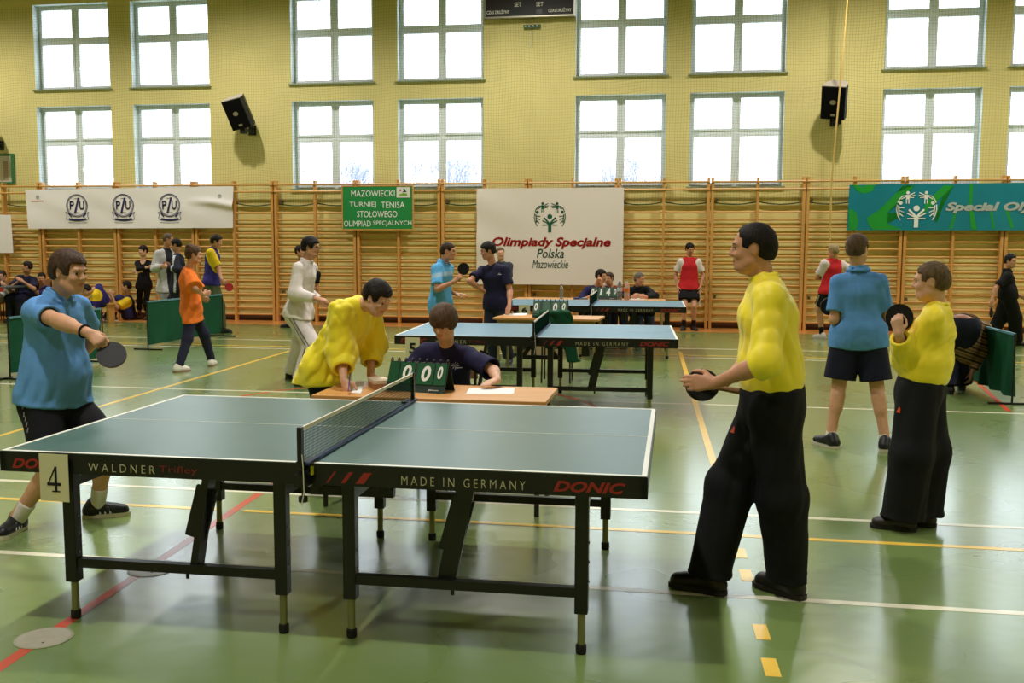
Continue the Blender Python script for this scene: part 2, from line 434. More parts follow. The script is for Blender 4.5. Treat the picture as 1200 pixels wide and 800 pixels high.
# ------------------------------------------------------------------ safety net in front of the windows
M_NET = mat('net_cord', (140, 140, 112), .8, .1)
M_CORD = mat('green_cord', (52, 78, 48), .8, .1)
def safety_net():
    vs = []; fs = []
    rnd = np.random.RandomState(4)
    xs_ = np.arange(-14.9, 7.6, .055); zs_ = np.arange(2.46, 6.75, .055)
    def wav(x, z): return 20.135+.012*np.sin(x*1.7+z*.6)+.008*np.sin(x*4.1-z*1.3), .014*np.sin(x*2.3+z*3.1)+.010*np.sin(x*5.1+z*1.1)
    r = .0016
    def strip(P, up):
        o = len(vs)
        for p in P:
            vs.append(p-up*r); vs.append(p+up*r)
        for i in range(len(P)-1): fs.append((o+2*i, o+2*i+2, o+2*i+3, o+2*i+1))
    xx = np.linspace(-14.9, 7.6, 110)
    for z in zs_:
        y, dz = wav(xx, z); strip(np.stack([xx, y, z+dz*1.6], 1), np.array([0, 0, 1.0]))
    zz = np.linspace(2.46, 6.75, 22)
    for x in xs_:
        y, dx = wav(x, zz); strip(np.stack([x+dx, y, zz+.02*np.sin(x*3.1+zz)*0], 1), np.array([1.0, 0, 0]))
    me = bpy.data.meshes.new('safety_net'); me.from_pydata(np.array(vs), [], fs); me.materials.append(M_NET)
    o = link('safety_net', me, label='fine mesh safety net hanging before the yellow wall and its windows', cat='net', kind='stuff')
    c = MB(); pts = []
    for x in np.linspace(-14.9, 7.6, 300):
        u = ((x-UX0) % US)/US; pts.append((x, 20.13, 2.50-.055*4*u*(1-u)))
    c.tube(pts, .012, 5).build('border_cord', M_CORD, o)
safety_net()

# ------------------------------------------------------------------ banners and signs on the bars
M_BANW = mat('white_banner_vinyl', (242, 234, 232), .5, .3)
M_BANC = mat('white_banner_cloth', (232, 219, 208), .7, .2)
M_BLUEINK = mat('navy_ink', (44, 40, 92), .5); M_GREENINK = mat('dark_green_ink', (22, 88, 66), .5); M_REDINK = mat('red_ink', (190, 34, 34), .5)
M_WHITEINK = mat('white_ink', (235, 235, 228), .5); M_GREYINK = mat('grey_ink', (60, 70, 72), .5)
def banner(name, label, cat, quad, m, wavef, nx=90, nz=24, off=.005):
    """quad: (x0,zt0),(x1,zt1),(x1b,zb1),(x0b,zb0); wavef(u,v)->y ; returns object and warp"""
    (ax, az), (bx, bz), (cx, cz), (dx, dz) = quad
    vs = []; fs = []
    def P(u, v):
        return ((ax*(1-u)+bx*u)*(1-v)+(dx*(1-u)+cx*u)*v, wavef(u, v), (az*(1-u)+bz*u)*(1-v)+(dz*(1-u)+cz*u)*v)
    for j in range(nz+1):
        for i in range(nx+1): vs.append(P(i/nx, j/nz))
    n = len(vs)
    vs += [(x, y+.003, z) for x, y, z in vs]
    for j in range(nz):
        for i in range(nx):
            a = j*(nx+1)+i; q = (a, a+1, a+nx+2, a+nx+1)
            fs.append(q); fs.append(tuple(k+n for k in q[::-1]))
    mb = MB(); mb.add(vs, fs)
    o = mb.build(name, m, label=label, cat=cat, smooth=True)
    W = bx-ax; H = az-dz
    def warp(p):
        u = np.clip((p[:, 0]-ax)/W, 0, 1); v = np.clip((az-p[:, 2])/H, 0, 1)
        q = p.copy(); q[:, 1] = np.array([wavef(a, b) for a, b in zip(u, v)])-off
        return q
    return o, warp
def flat_poly(mb, pts, y=0.0, t=.001):
    """pts (x,z) as a thin slab facing -Y"""
    mb.prism([Vector((x, y, z)) for x, z in pts], (0, t, 0))
def ink(mb, name, m, parent, warp):
    mb.v = [tuple(v) for v in warp(np.array(mb.v))]
    return mb.build(name, m, parent)
def stroke(mb, pts, w):
    for (a, b) in zip(pts[:-1], pts[1:]):
        d = Vector((b[0]-a[0], b[1]-a[1])); 
        if d.length < 1e-6: continue
        d.normalize(); n = Vector((-d.y, d.x))*w/2; e = d*w*.3
        flat_poly(mb, [(a[0]-n.x-e.x, a[1]-n.y-e.y), (b[0]-n.x+e.x, b[1]-n.y+e.y), (b[0]+n.x+e.x, b[1]+n.y+e.y), (a[0]+n.x-e.x, a[1]+n.y-e.y)])
def disc(mb, c, r, n=20, rz=None):
    rz = rz or r
    flat_poly(mb, [(c[0]+r*math.cos(2*math.pi*k/n), c[1]+rz*math.sin(2*math.pi*k/n)) for k in range(n)])
def ring(mb, c, r, w, n=40, a0=0, a1=360):
    for k in range(n):
        t0 = math.radians(a0+(a1-a0)*k/n); t1 = math.radians(a0+(a1-a0)*(k+1)/n)
        flat_poly(mb, [(c[0]+q*math.cos(t), c[1]+q*math.sin(t)) for q, t in ((r-w/2, t0), (r+w/2, t0), (r+w/2, t1), (r-w/2, t1))])
def figures_emblem(mb, cx, cz, R):
    """a ring of people with raised arms round a central one"""
    S = lambda pts, w: stroke(mb, [(cx+x*R, cz+z*R) for x, z in pts], w*R)
    D = lambda x, z, r: disc(mb, (cx+x*R, cz+z*R), r*R)
    D(0, .02, .155)
    S([(-.055, -.95), (-.055, -.38), (-.36, -.06)], .10); S([(.055, -.95), (.055, -.38), (.36, -.06)], .10)
    S([(0, -.38), (0, -.52)], .12)
    for s in (-1, 1):
        S([(s*.10, -.42), (s*.46, -.24)], .065); S([(s*.10, -.50), (s*.44, -.52)], .06)
        D(s*.80, .30, .095); S([(s*.98, .20), (s*1.0, -.05), (s*.93, -.35), (s*.80, -.58)], .05)
        S([(s*.90, .16), (s*.88, -.10), (s*.86, -.34)], .06); S([(s*.88, .06), (s*.62, .04)], .05); S([(s*.86, -.08), (s*.64, -.18)], .05); S([(s*.88, -.2), (s*.68, -.38)], .05)
        S([(s*.95, .32), (s*.86, .52), (s*.70, .68)], .05)
        D(s*.46, .84, .085); S([(s*.40, .70), (s*.40, .28)], .05); S([(s*.52, .70), (s*.52, .28)], .05); S([(s*.46, .70), (s*.46, .52)], .10)
        S([(s*.46, .68), (s*.12, .84)], .045); S([(s*.44, .64), (s*.10, .70)], .045); S([(s*.44, .60), (s*.16, .58)], .045)
        S([(s*.52, .66), (s*.78, .50)], .05); S([(s*.5, .72), (s*.7, .66)], .04)

# triple emblem banner, left
YB1 = 19.93
w1 = lambda u, v: YB1-.02*math.sin(u*9+v*2)*v-.010*math.sin(u*23-v*6)*(1-abs(2*v-1))-.05*math.exp(-((v-.35-.5*(u-.72)*0+((u-.80)*1.4)**2*-1.6)/.09)**2)*(1 if .5 < u else 0)*max(0, min(1, (u-.77)*8))
b1, wp1 = banner('banner', 'long white vinyl banner with three round navy emblems on the wall bars', 'banner', [(-14.17, 2.80), (-9.31, 2.85), (-9.35, 1.975), (-14.12, 1.955)], M_BANW, w1, 140, 26, off=.009)
for k, ex in enumerate((-12.94, -11.85, -10.77)):
    cz = 2.455; mb = MB()
    ring(mb, (ex, cz), .240, .016, 44); ring(mb, (ex, cz), .214, .009, 44)
    ink(mb, 'emblem_ring', M_BLUEINK, b1, wp1)
    mb = MB(); stroke(mb, [(ex-.045, cz-.155), (ex+.04, cz+.155)], .045); stroke(mb, [(ex-.055, cz+.15), (ex+.05, cz+.15)], .010); stroke(mb, [(ex-.05, cz-.152), (ex+.065, cz-.152)], .010)
    ink(mb, 'lettering', M_BLUEINK, b1, wp1)
    lettering('P', (ex-.165, 0, cz-.09), (1, 0, 0), (0, 0, 1), .10, .19, M_BLUEINK, b1, bold=.02, warp=wp1)
    lettering('U', (ex+.055, 0, cz-.09), (1, 0, 0), (0, 0, 1), .115, .19, M_BLUEINK, b1, bold=.02, warp=wp1)
    mb = MB()
    bx = [ex-.20+.40*i/10 for i in range(11)]; bz = [cz-.285-.03*math.cos((i-5)/5*1.3) for i in range(11)]
    for i in range(10): flat_poly(mb, [(bx[i], bz[i]-.022), (bx[i+1], bz[i+1]-.022), (bx[i+1], bz[i+1]+.026), (bx[i], bz[i]+.026)])
    for s in (-1, 1): stroke(mb, [(ex+s*.2, cz-.16), (ex+s*.27, cz-.14), (ex+s*.24, cz-.20), (ex+s*.26, cz-.29), (ex+s*.2, cz-.31)], .010); stroke(mb, [(ex+s*.14, cz-.24), (ex+s*.20, cz-.17)], .03)
    stroke(mb, [(ex-.22, cz-.36), (ex, cz-.375), (ex+.22, cz-.36)], .008)
    ink(mb, 'emblem_ribbon', M_BLUEINK, b1, wp1)
for ex in (-13.88, -9.63):
    mb = MB(); stroke(mb, [(ex-.15, 2.555), (ex+.15, 2.56)], .012); ink(mb, 'print_line', mat('pale_red_ink', (214, 130, 112)), b1, wp1)
    mb = MB(); ring(mb, (ex+.01, 2.64), .035, .012, 14); disc(mb, (ex+.01, 2.64), .015, 8); ink(mb, 'print_mark', mat('pale_grey_ink', (160, 162, 160)), b1, wp1)

# small white sheet at the photo's left edge
w0 = lambda u, v: 19.94+.008*math.sin(u*8)
b0, wp0 = banner('banner', 'plain white sheet hanging at the left edge of the wall bars', 'banner', [(-16.1, 2.26), (-14.56, 2.26), (-14.54, 1.42), (-16.1, 1.42)], M_BANW, w0, 24, 8)

# green tournament sign
MG = mat('green_board', (34, 134, 66), .6, .3, noise=.04, nscale=20)
sg = thing('sign_board', 'green sign board with white capital letters hanging on the wall bars', 'sign', (-6.15, 19.93, 1.94))
MB().box2((-.745, -.012, .015), (.745, .012, .885)).build('board', MG, sg)
_f = MB(); _f.box2((-.77, -.018, -.01), (.77, .016, .015)).box2((-.77, -.018, .885), (.77, .016, .905)).box2((-.77, -.018, .015), (-.745, .016, .885)).box2((.745, -.018, .015), (.77, .016, .885))
_f.build('frame', M_BAR, sg)
for s, x, z, w, h in (('MAZOWIECKI', -.56, .68, .93, .125), ('TURNIEJ', -.60, .445, .57, .125), ('TENISA', .08, .445, .50, .125), ('STOŁOWEGO', -.44, .255, .86, .13), ('OLIMPIAD', -.725, .065, .58, .12), ('SPECJALNYCH', -.095, .065, .82, .12)):
    lettering(s, (-6.15+x, 19.915, 1.94+z), (1, 0, 0), (0, 0, 1), w, h, M_WHITEINK, sg, bold=.0)
pc = MB().box2((.41, -.018, .655), (.70, -.0125, .87)).build('picture_card', mat('card_white', (224, 220, 206), .5), sg)
mb = MB(); flat_poly(mb, [(.46, .69), (.64, .69), (.63, .74), (.55, .75), (.47, .725)], -.0195, .001); mb.build('print_field', mat('grass_ink', (120, 170, 60)), pc)
mb = MB(); flat_poly(mb, [(.53, .765), (.63, .765), (.60, .80), (.58, .845), (.55, .835), (.565, .80)], -.0195, .001); mb.build('print_shape', mat('dark_ink', (50, 48, 44)), pc)
mb = MB(); disc(mb, (.49, .805), .022, 10); mb.v = [(x, y-.0195, z) for x, y, z in mb.v]; mb.build('print_dot', mat('pink_ink', (200, 90, 96)), pc)

# large white banner
YB2 = 19.92
w2 = lambda u, v: YB2-.012*math.sin(u*7+v*3)-.012*math.sin(v*14-u*9)*max(0, 1-2.4*u)-.02*v*v
b2, wp2 = banner('banner', 'large white cloth banner with green people emblem and red lettering', 'banner', [(-4.06, 2.77), (-1.09, 2.775), (-1.09, .84), (-4.06, .84)], M_BANC, w2, 80, 56)
def bx_(px): return onY(px, 260, YB2)[0]
def bz_(py): return onY(645, py, YB2)[2]
mb = MB(); figures_emblem(mb, bx_(644.2), bz_(254), .315); ink(mb, 'emblem', M_GREENINK, b2, wp2)
def px_text(s, x0, y0, x1, y1, m, parent, warp, Y, **k):
    """letters filling the rectangle that spans these two corners"""
    a = onY(x0, y0, Y); b = onY(x1, y1, Y)
    return lettering(s, (a[0], Y, a[2]), (1, 0, 0), (0, 0, 1), b[0]-a[0], b[2]-a[2], m, parent, warp=warp, **k)
px_text('Olimpiady Specjalne', 577, 291.5, 716, 278, M_REDINK, b2, wp2, YB2, bold=.035, shear=.25)
px_text('Polska', 629, 302, 661, 291.5, M_GREENINK, b2, wp2, YB2, bold=.004, shear=.25)
px_text('Mazowieckie', 624, 314, 666, 304.5, M_GREENINK, b2, wp2, YB2, bold=.0, shear=.25)

# blue and green banner, right
def bluegreen():
    m = bpy.data.materials.new('blue_green_print'); m.use_nodes = True; nt = m.node_tree; b = nt.nodes['Principled BSDF']; b.inputs['Roughness'].default_value = .38
    tc = nt.nodes.new('ShaderNodeTexCoord'); sp = nt.nodes.new('ShaderNodeSeparateXYZ'); nt.links.new(tc.outputs['Object'], sp.inputs[0])
    n = nt.nodes.new('ShaderNodeTexNoise'); n.inputs['Scale'].default_value = 2.0
    nt.links.new(tc.outputs['Object'], n.inputs[0])
    mx = nt.nodes.new('ShaderNodeMix'); mx.data_type = 'RGBA'; mx.inputs['A'].default_value = rgb(0, 112, 132); mx.inputs['B'].default_value = rgb(8, 134, 150)
    nt.links.new(n.outputs[0], mx.inputs['Factor']); nt.links.new(mx.outputs['Result'], b.inputs['Base Color'])
    return m
w3 = lambda u, v: 19.93-.005*math.sin(u*17+v*3)-.002*math.sin(u*41-v*5)
b3, wp3 = banner('banner', 'blue and green banner with white people emblem at the right end of the wall', 'banner', [(3.19, 2.80), (7.6, 2.83), (7.6, 1.94), (3.17, 1.94)], bluegreen(), w3, 90, 20)
MGR = mat('leaf_green_print', (30, 150, 52), .4)
def pxp(mb, pts, Y=19.93):
    q = [onY(x, y, Y) for x, y in pts]; flat_poly(mb, [(p[0], p[2]) for p in q])
def pxarc(mb, pts, w, Y=19.93):
    q = [onY(x, y, Y) for x, y in pts]; stroke(mb, [(p[0], p[2]) for p in q], w)
mb = MB()
pxp(mb, [(998, 216.5), (1026, 216.5), (1022, 224), (1013, 227), (1004, 224)]); pxp(mb, [(995, 243), (1003, 249), (1006, 258), (1004, 269), (994.5, 269)])
pxp(mb, [(1016, 255), (1030, 246), (1050, 226), (1058, 217), (1072, 217), (1058, 235), (1040, 249), (1060, 250), (1040, 262), (1058, 269), (1022, 269), (1017, 262)])
pxp(mb, [(1086, 236), (1106, 217), (1118, 217), (1112, 228), (1104, 244), (1098, 260), (1095, 259), (1100, 243), (1104, 230), (1094, 240), (1080, 252)])
pxp(mb, [(1136, 216), (1140.5, 216), (1139, 240), (1145, 269), (1138, 269), (1135, 240)]); pxp(mb, [(1112, 268), (1121, 240), (1123.5, 240), (1116, 268)])
pxp(mb, [(1160, 248), (1163, 248), (1166, 268), (1163, 268)]); pxp(mb, [(1178, 246), (1182, 246), (1188, 267), (1184, 267)])
ink(mb, 'print_pattern', MGR, b3, lambda p: wp3(p)+np.array([0, .002, 0]))
mb = MB(); c_ = onY(1074, 244.5, 19.93); figures_emblem(mb, c_[0], c_[2], .36); ink(mb, 'emblem', M_WHITEINK, b3, lambda p: wp3(p)-np.array([0, .005, 0]))
px_text('Special Olympics', 1107.5, 250, 1262, 236.5, M_WHITEINK, b3, lambda p: wp3(p)-np.array([0, .005, 0]), 19.93, bold=.045, shear=.25)

# framed board at the upper left
t = thing('framed_board', 'white board in a green frame on the yellow wall, cut by the left edge', 'board', (-15.15, 20.17, 2.95))
MB().box2((-.6, -.01, .03), (.52, .01, .62)).build('panel', mat('board_white', (215, 205, 190), .5), t)
_f = MB(); _f.box2((-.65, -.02, 0), (.57, .02, .04)).box2((-.65, -.02, .61), (.57, .02, .66)).box2((.5, -.02, .04), (.57, .02, .61)).box2((-.65, -.02, .04), (-.6, .02, .61))
_f.build('frame', mat('frame_green', (30, 110, 60), .5), t)
MB().box2((.30, -.012, .08), (.42, -.0105, .5)).build('print', mat('board_print', (176, 150, 130)), t)

# loudspeakers
M_SPK = mat('speaker_black', (16, 16, 17), .55, .3, bump=.05, bscale=300); M_SPT = mat('speaker_top', (176, 164, 148), .6); M_SPB = mat('speaker_badge', (150, 140, 112), .5)
def speaker(x, z, roll, yaw, label, y=19.72):
    t = thing('loudspeaker', label, 'loudspeaker', (x, y, z), group='wall loudspeakers')
    R = Matrix.Rotation(yaw, 3, 'Z') @ Matrix.Rotation(roll, 3, 'Y') @ Matrix.Rotation(math.radians(25), 3, 'X')
    W, H, D = .44, .62, .36
    out = [(-W/2, -D/2), (W/2, -D/2), (W/2, -.02), (W*.33, D/2), (-W*.33, D/2), (-W/2, -.02)]
    b = MB(); b.prism([R @ Vector((a, c, -H/2)) for a, c in out], R @ Vector((0, 0, H))); b.build('cabinet', M_SPK, t)
    b = MB(); b.prism([R @ Vector((a*.98, c*.98, H/2)) for a, c in out], R @ Vector((0, 0, .012))); b.build('top_panel', M_SPT, t)
    b = MB(); b.prism([R @ Vector((a, -D/2-.018, c)) for a, c in ((-W*.47, -H*.48), (W*.47, -H*.48), (W*.47, H*.48), (-W*.47, H*.48))], R @ Vector((0, .016, 0))); g = b.build('grille', mat('speaker_grille', (10, 10, 11), .8, .1, bump=.2, bscale=500), t)
    b = MB(); b.prism([R @ Vector((.0+.06*math.cos(k*math.pi/4), -D/2-.024, .02+.045*math.sin(k*math.pi/4))) for k in range(8)], R @ Vector((0, .006, 0))); b.build('horn_badge', M_SPB, g)
    b = MB(); b.prism([R @ Vector((a, -D/2-.023, c)) for a, c in ((-.03, -.24), (.05, -.24), (.05, -.20), (-.03, -.20))], R @ Vector((0, .005, 0))); b.build('badge', M_SPB, g)
    MB().box((.06, .03, -H/2-.05), (.11, .12, .16)).bar((.06, .06, -H/2-.06), (.06, YW-y, -H/2-.02), .05, .06).box((.06, YW-y-.015, -H/2-.02), (.16, .03, .2)).build('bracket', M_SPK, t)
    return t
speaker(-9.03, 4.36, math.radians(-11), math.radians(-6), 'black loudspeaker on the yellow wall above the triple-emblem banner')
speaker(2.85, 4.36, math.radians(7), math.radians(-20), 'black loudspeaker beside the hanging rope at the upper right')
speaker(-14.97, 4.12, math.radians(-10), math.radians(-8), 'black loudspeaker cut off by the left edge of the photo')

# electronic score board at the top
t = thing('scoreboard', 'dark electronic wall scoreboard with aluminium edge at the top of the wall', 'scoreboard', (-3.02, 20.08, 6.14))
MB().box2((-.88, -.05, .03), (.88, .10, .95)).build('panel', mat('scoreboard_black', (36, 32, 28), .5), t)
_f = MB(); _f.box2((-.91, -.06, 0), (.91, .11, .03)).box2((-.91, -.06, .03), (-.88, .11, .95)).box2((.88, -.06, .03), (.91, .11, .95)).box2((-.91, -.06, .95), (.91, .11, .98))
_f.build('frame', mat('aluminium', (176, 170, 150), .35, metal=.7), t)
for s, x, z, w in (('CZAS DRUŻYNY', -.86, .085, .46), ('CZAS DRUŻYNY', .38, .085, .46), ('SET', -.30, .21, .14), ('SET', .14, .205, .14)):
    lettering(s, (-3.02+x, 20.028, 6.14+z), (1, 0, 0), (0, 0, 1), w, .085, M_WHITEINK, t, bold=.01)
for x in (-.24, .2): MB().box2((x-.06, -.052, .06), (x+.06, -.05, .15)).build('display', mat('led_off', (14, 34, 22), .3), t)
t = thing('exit_light', 'small green box with white lamps under the wall scoreboard', 'light', (-2.98, 20.16, 5.99))
MB().box2((-.17, -.03, -.03), (.17, .03, .03)).build('housing', mat('box_green', (22, 82, 44), .5), t)
for k in range(4): MB().box2((-.15+.08*k, -.034, -.012), (-.12+.08*k, -.031, .012)).build('lamp', M_WHITEINK, t)
MB().tube([(0, .015, -.03), (.004, .02, -.25), (0, .03, -.4)], .006, 5).build('cable', mat('cable_grey', (70, 76, 60)), t)

# hanging climbing rope
_p = [onY(994.5, -60, 19.0), onY(993, 0, 19.0), onY(985, 95, 19.0), onY(979, 160, 19.0), onY(974.5, 215, 19.0), onY(972.5, 282, 19.0)]
MB().tube(_p, .016, 8).build('climbing_rope', mat('hemp_rope', (206, 172, 96), .8, bump=.4, bscale=120), label='long hemp rope hanging beside the right-hand loudspeaker', cat='rope')
# ------------------------------------------------------------------ table tennis tables
M_TOP = mat('table_green', (70, 100, 92), .36, .45, noise=.05, nscale=4)
M_TOPB = mat('table_blue', (86, 130, 150), .40, .45, noise=.03, nscale=4)
M_EDGE = mat('edge_white', (232, 230, 216), .4); M_BLK = mat('frame_black', (14, 14, 15), .35, .45); M_OLV = mat('leg_brass', (128, 128, 84), .35, .5, metal=.4)
M_RUB = mat('rubber_black', (12, 12, 12), .7); M_NAVYM = mat('rail_blue', (62, 78, 130), .35, metal=.4)
M_TAPE = mat('net_tape', (226, 216, 196), .7); M_NETG = mat('net_green', (22, 62, 46), .8, .1); M_REDL = mat('letter_red', (146, 36, 30), .5); M_CRM = mat('letter_cream', (182, 176, 138), .5)
M_REDD = mat('letter_dark_red', (120, 38, 32), .5); M_YELP = mat('tag_yellow', (214, 212, 40), .5); M_CARD = mat('card_beige', (206, 198, 160), .65); M_INKB = mat('ink_black', (18, 18, 20), .6)
def serif_digit(s, parent, o, w, h, m):
    """bold numerals with a slab foot"""
    return lettering(s, o, (1, 0, 0), (0, 0, 1), w, h, m, parent, bold=.022)
def tt_table(x, y, rz, L, W, top_m, label, far=False, net_fine=True, lettered=True):
    """origin on the floor below the middle of the net; long side along local x"""
    t = thing('table_tennis_table', label, 'table tennis table', (x, y, 0), rz, 'table tennis tables')
    H = .76; TK = .022; gap = .012
    for s in (-1, 1):
        def X(v): return s*v
        def bb(mb, x0, x1, y0, y1, z0, z1, bev=0): mb.box2((min(X(x0), X(x1)), y0, z0), (max(X(x0), X(x1)), y1, z1), bev); return mb
        b = MB(); bb(b, gap, L/2, -W/2, W/2, H-TK, H); top = b.build('tabletop', top_m, t)
        b = MB(); lw = .02; e = .0012
        bb(b, gap, L/2, -W/2, -W/2+lw, H, H+e); bb(b, gap, L/2, W/2-lw, W/2, H, H+e); bb(b, L/2-lw, L/2, -W/2+lw, W/2-lw, H, H+e)
        bb(b, gap, L/2-lw, -.002, .002, H, H+e)
        b.build('line_marking', M_EDGE, top)
        b = MB()
        bb(b, gap, L/2, -W/2-.004, -W/2+.024, H-.088, H-.0025); bb(b, gap, L/2, W/2-.024, W/2+.004, H-.088, H-.0025); bb(b, L/2-.024, L/2+.004, -W/2-.004, W/2+.004, H-.088, H-.0025); bb(b, gap, .04, -W/2, W/2, H-.07, H-TK)
        b.build('apron', M_BLK, t)
        lo, li, ly = .255, .15, .10
        for sy in (-1, 1):
            yy = sy*(W/2-ly)
            for xx in (li, L/2-lo):
                b = MB(); bb(b, xx-.027, xx+.027, yy-.027, yy+.027, .17, H-TK, .004); lg = b.build('leg', M_BLK, t)
                MB().cyl((X(xx), yy, .02), (X(xx), yy, .2), .016, 10).build('leg_tube', M_OLV, lg)
                MB().lathe((X(xx), yy, 0), [(.020, .0), (.022, .006), (.022, .035), (.018, .04)], 10).build('foot', M_RUB, lg)
                if not far:
                    b = MB()
                    for z in (.30, .38, .46): b.cyl((X(xx)+.027, yy, z), (X(xx)+.031, yy, z), .006, 6)
                    b.build('bolt', mat('bolt_steel', (120, 120, 110), .3, metal=.8), lg)
            b = MB(); bb(b, li+.027, L/2-lo-.027, yy-.018, yy+.018, .235, .275); b.build('crossbar', M_BLK, t)
            if sy < 0:
                xm = (li+L/2-lo)/2-.03
                b = MB(); b.bar((X(xm-.05), yy+.03, .26), (X(xm+.035 if s > 0 else xm-.12), yy+.03, H-.09), .03, .075)
                b.bar((X(xm-.04), yy+.045, .38), (X(xm+.02 if s > 0 else xm-.10), yy+.045, .60), .02, .095)
                b.build('brace', M_BLK, t)
                MB().cyl((X(xm-.02), yy, .21), (X(xm-.02), yy, .24), .008, 6).build('stop_pin', M_BLK, t)
        for xx in (li, L/2-lo):
            b = MB(); bb(b, xx-.018, xx+.018, -W/2+ly, W/2-ly, .59, .63); b.build('crossbar', M_BLK, t)
    # hinge box in the middle
    MB().bar((-.32, 0, .63), (.32, 0, .63), .05, .04).bar((-.18, -.22, .50), (-.05, -.22, .66), .06, .04).bar((.18, -.22, .50), (.05, -.22, .66), .06, .04).bar((-.2, -.22, .50), (.2, -.22, .50), .04, .04).build('hinge_frame', M_BLK, t)
    for z in (0,): MB().box2((.42, -.06, .50), (.50, .06, .67)).build('lock_bracket', mat('bracket_grey', (54, 56, 58), .4), t)
    if lettered:
        yf = -W/2-.0055
        def tx(sx, x0, w, h, m, z=H-.072, **k):
            c, s_ = math.cos(rz), math.sin(rz)
            o = (x+x0*c-yf*s_, y+x0*s_+yf*c, z)
            lettering(sx, o, (c, s_, 0), (0, 0, 1), w, h, m, t, **k)
        tx('DONIC', -L/2+.055, .26, .044, M_REDL, shear=.3, bold=.035)
        tx('WALDNER', -.96, .30, .034, M_CRM, spacing=1.6, bold=-.012)
        tx('Trifley', -.64, .17, .036, M_REDD, bold=-.008)
        tx('MADE IN GERMANY', .40, .50, .036, M_CRM, spacing=1.5, bold=-.012)
        tx('DONIC', L/2-.36, .28, .044, M_REDL, shear=.3, bold=.035)
        b = MB()
        for k, wd in enumerate((.008, .018, .034)):
            x0 = .085+.062*k; flat_poly(b, [(x0, H-.076), (x0+wd, H-.076), (x0+wd+.035, H-.03), (x0+.035, H-.03)], yf, .001)
        b.build('stripe_print', M_REDL, t)
    # net and its posts: another thing clamped to the table
    n = thing('table_tennis_net', 'green net with white tape across the '+label.split(' table tennis table ')[0].split(' with')[0]+' table '+label.split(' table tennis table ')[1], 'net', (x, y, H), rz, 'table tennis nets')
    P = W/2+.06; NH = .1525
    for sy in (-1, 1):
        b = MB(); b.box2((-.010, sy*P-.014, -.01), (.010, sy*P+.014, NH+.006), .003); p = b.build('post', M_BLK, n)
        b = MB(); b.box((0, sy*(W/2-.0), -.06), (.05, .14, .05)).box((0, sy*(W/2-.02), .006), (.06, .11, .010)).cyl((0, sy*(P-.02), -.14), (0, sy*(P-.02), -.02), .006, 6).lathe((0, sy*(P-.02), -.15), [(.02, 0), (.02, .02), (.0, .02)], 8)
        b.build('clamp', M_BLK, p)
        MB().tube([(.012, sy*P-.016, .05), (.018, sy*P-.02, 0), (.02, sy*P-.02, -.10), (.008, sy*P-.02, -.16)], .002, 4).build('tension_cord', M_TAPE, p)
    MB().box2((.016, -P+.01, -.001+.004), (.030, P-.01, .014)).build('bottom_rail', M_NAVYM, n)
    if not far: MB().box2((.026, -W/2-.02, -.045), (.034, -W/2+.03, -.01)).build('yellow_tag', M_YELP, n)
    MB().box2((-.004, -P+.012, NH-.014), (.004, P-.012, NH+.002)).build('tape', M_TAPE, n)
    b = MB(); st = .0125 if not far else .02; r = .0011 if not far else .0022
    yy = -P+.012
    def quad3(a, c, ox, oz):
        b.add([(a[0]-ox, a[1]-oz[0], a[2]-oz[1]), (c[0]-ox, c[1]-oz[0], c[2]-oz[1]), (c[0]+ox, c[1]+oz[0], c[2]+oz[1]), (a[0]+ox, a[1]+oz[0], a[2]+oz[1])], [(0, 1, 2, 3)])
    while yy < P-.012:
        quad3((0, yy, .004), (0, yy, NH-.012), 0, (r, 0)); quad3((0, yy, .004), (0, yy, NH-.012), r, (0, 0)); yy += st
    z = .006
    while z < NH-.012:
        quad3((0, -P+.012, z), (0, P-.012, z), 0, (0, r)); quad3((0, -P+.012, z), (0, P-.012, z), r, (0, 0)); z += st
    m_ = b.build('mesh', M_NETG, n); m_['kind'] = 'stuff'
    return t
T4 = tt_table(-1.475, 4.565, 0.0025, 2.74, 1.60, M_TOP, 'green table tennis table in front, with card four', lettered=True)
T5 = tt_table(-1.39, 10.19, .047, 2.73, 1.60, M_TOPB, 'blue table tennis table in the middle, with card five', far=True)
T6 = tt_table(-1.27, 15.2, .0255, 2.74, 1.62, M_TOPB, 'blue table tennis table farthest from the camera, with card six', far=True)
def number_card(s, px, Y, label, tilt=0.0):
    """px: x0, y0, x1, y1 of the sheet in the photo, hung in the plane at depth Y"""
    a = onY(px[0], px[1], Y); b = onY(px[2], px[3], Y); w = b[0]-a[0]; h = a[2]-b[2]
    t = thing('number_card', label, 'card', (a[0], Y, b[2]), tilt, 'table number cards')
    MB().box2((0, -.001, 0), (w, .0008, h)).build('sheet', M_CARD, t)
    if s == '4':
        g = MB(); x0, z0, ww, hh = .26*w, .20*h, .48*w, .54*h
        F = lambda pts: flat_poly(g, [(x0+p*ww, z0+q*hh) for p, q in pts], -.0022, .0012)
        F([(.52, .0), (.72, .0), (.72, 1), (.56, 1)]); F([(.0, .25), (1.0, .25), (1.0, .37), (.0, .37)]); F([(.0, .30), (.13, .34), (.62, .92), (.58, 1.0)]); F([(.34, 0), (.90, 0), (.90, .055), (.34, .055)])
        g.build('lettering', M_INKB, t)
        return t
    c, s_ = math.cos(tilt), math.sin(tilt)
    o = (a[0]+.26*w*c+.003*s_, Y+.26*w*s_-.003*c, b[2]+.22*h)
    lettering(s, o, (c, s_, 0), (0, 0, 1), .48*w, .52*h, M_INKB, t, bold=.03)
    return t
number_card('4', (45.5, 531, 82.5, 588), 3.745, 'beige card with a black 4 hanging from the nearest table', -.04)
number_card('5', (475, 395, 492, 420), 9.30, 'beige card with a black 5 hanging from the middle table')
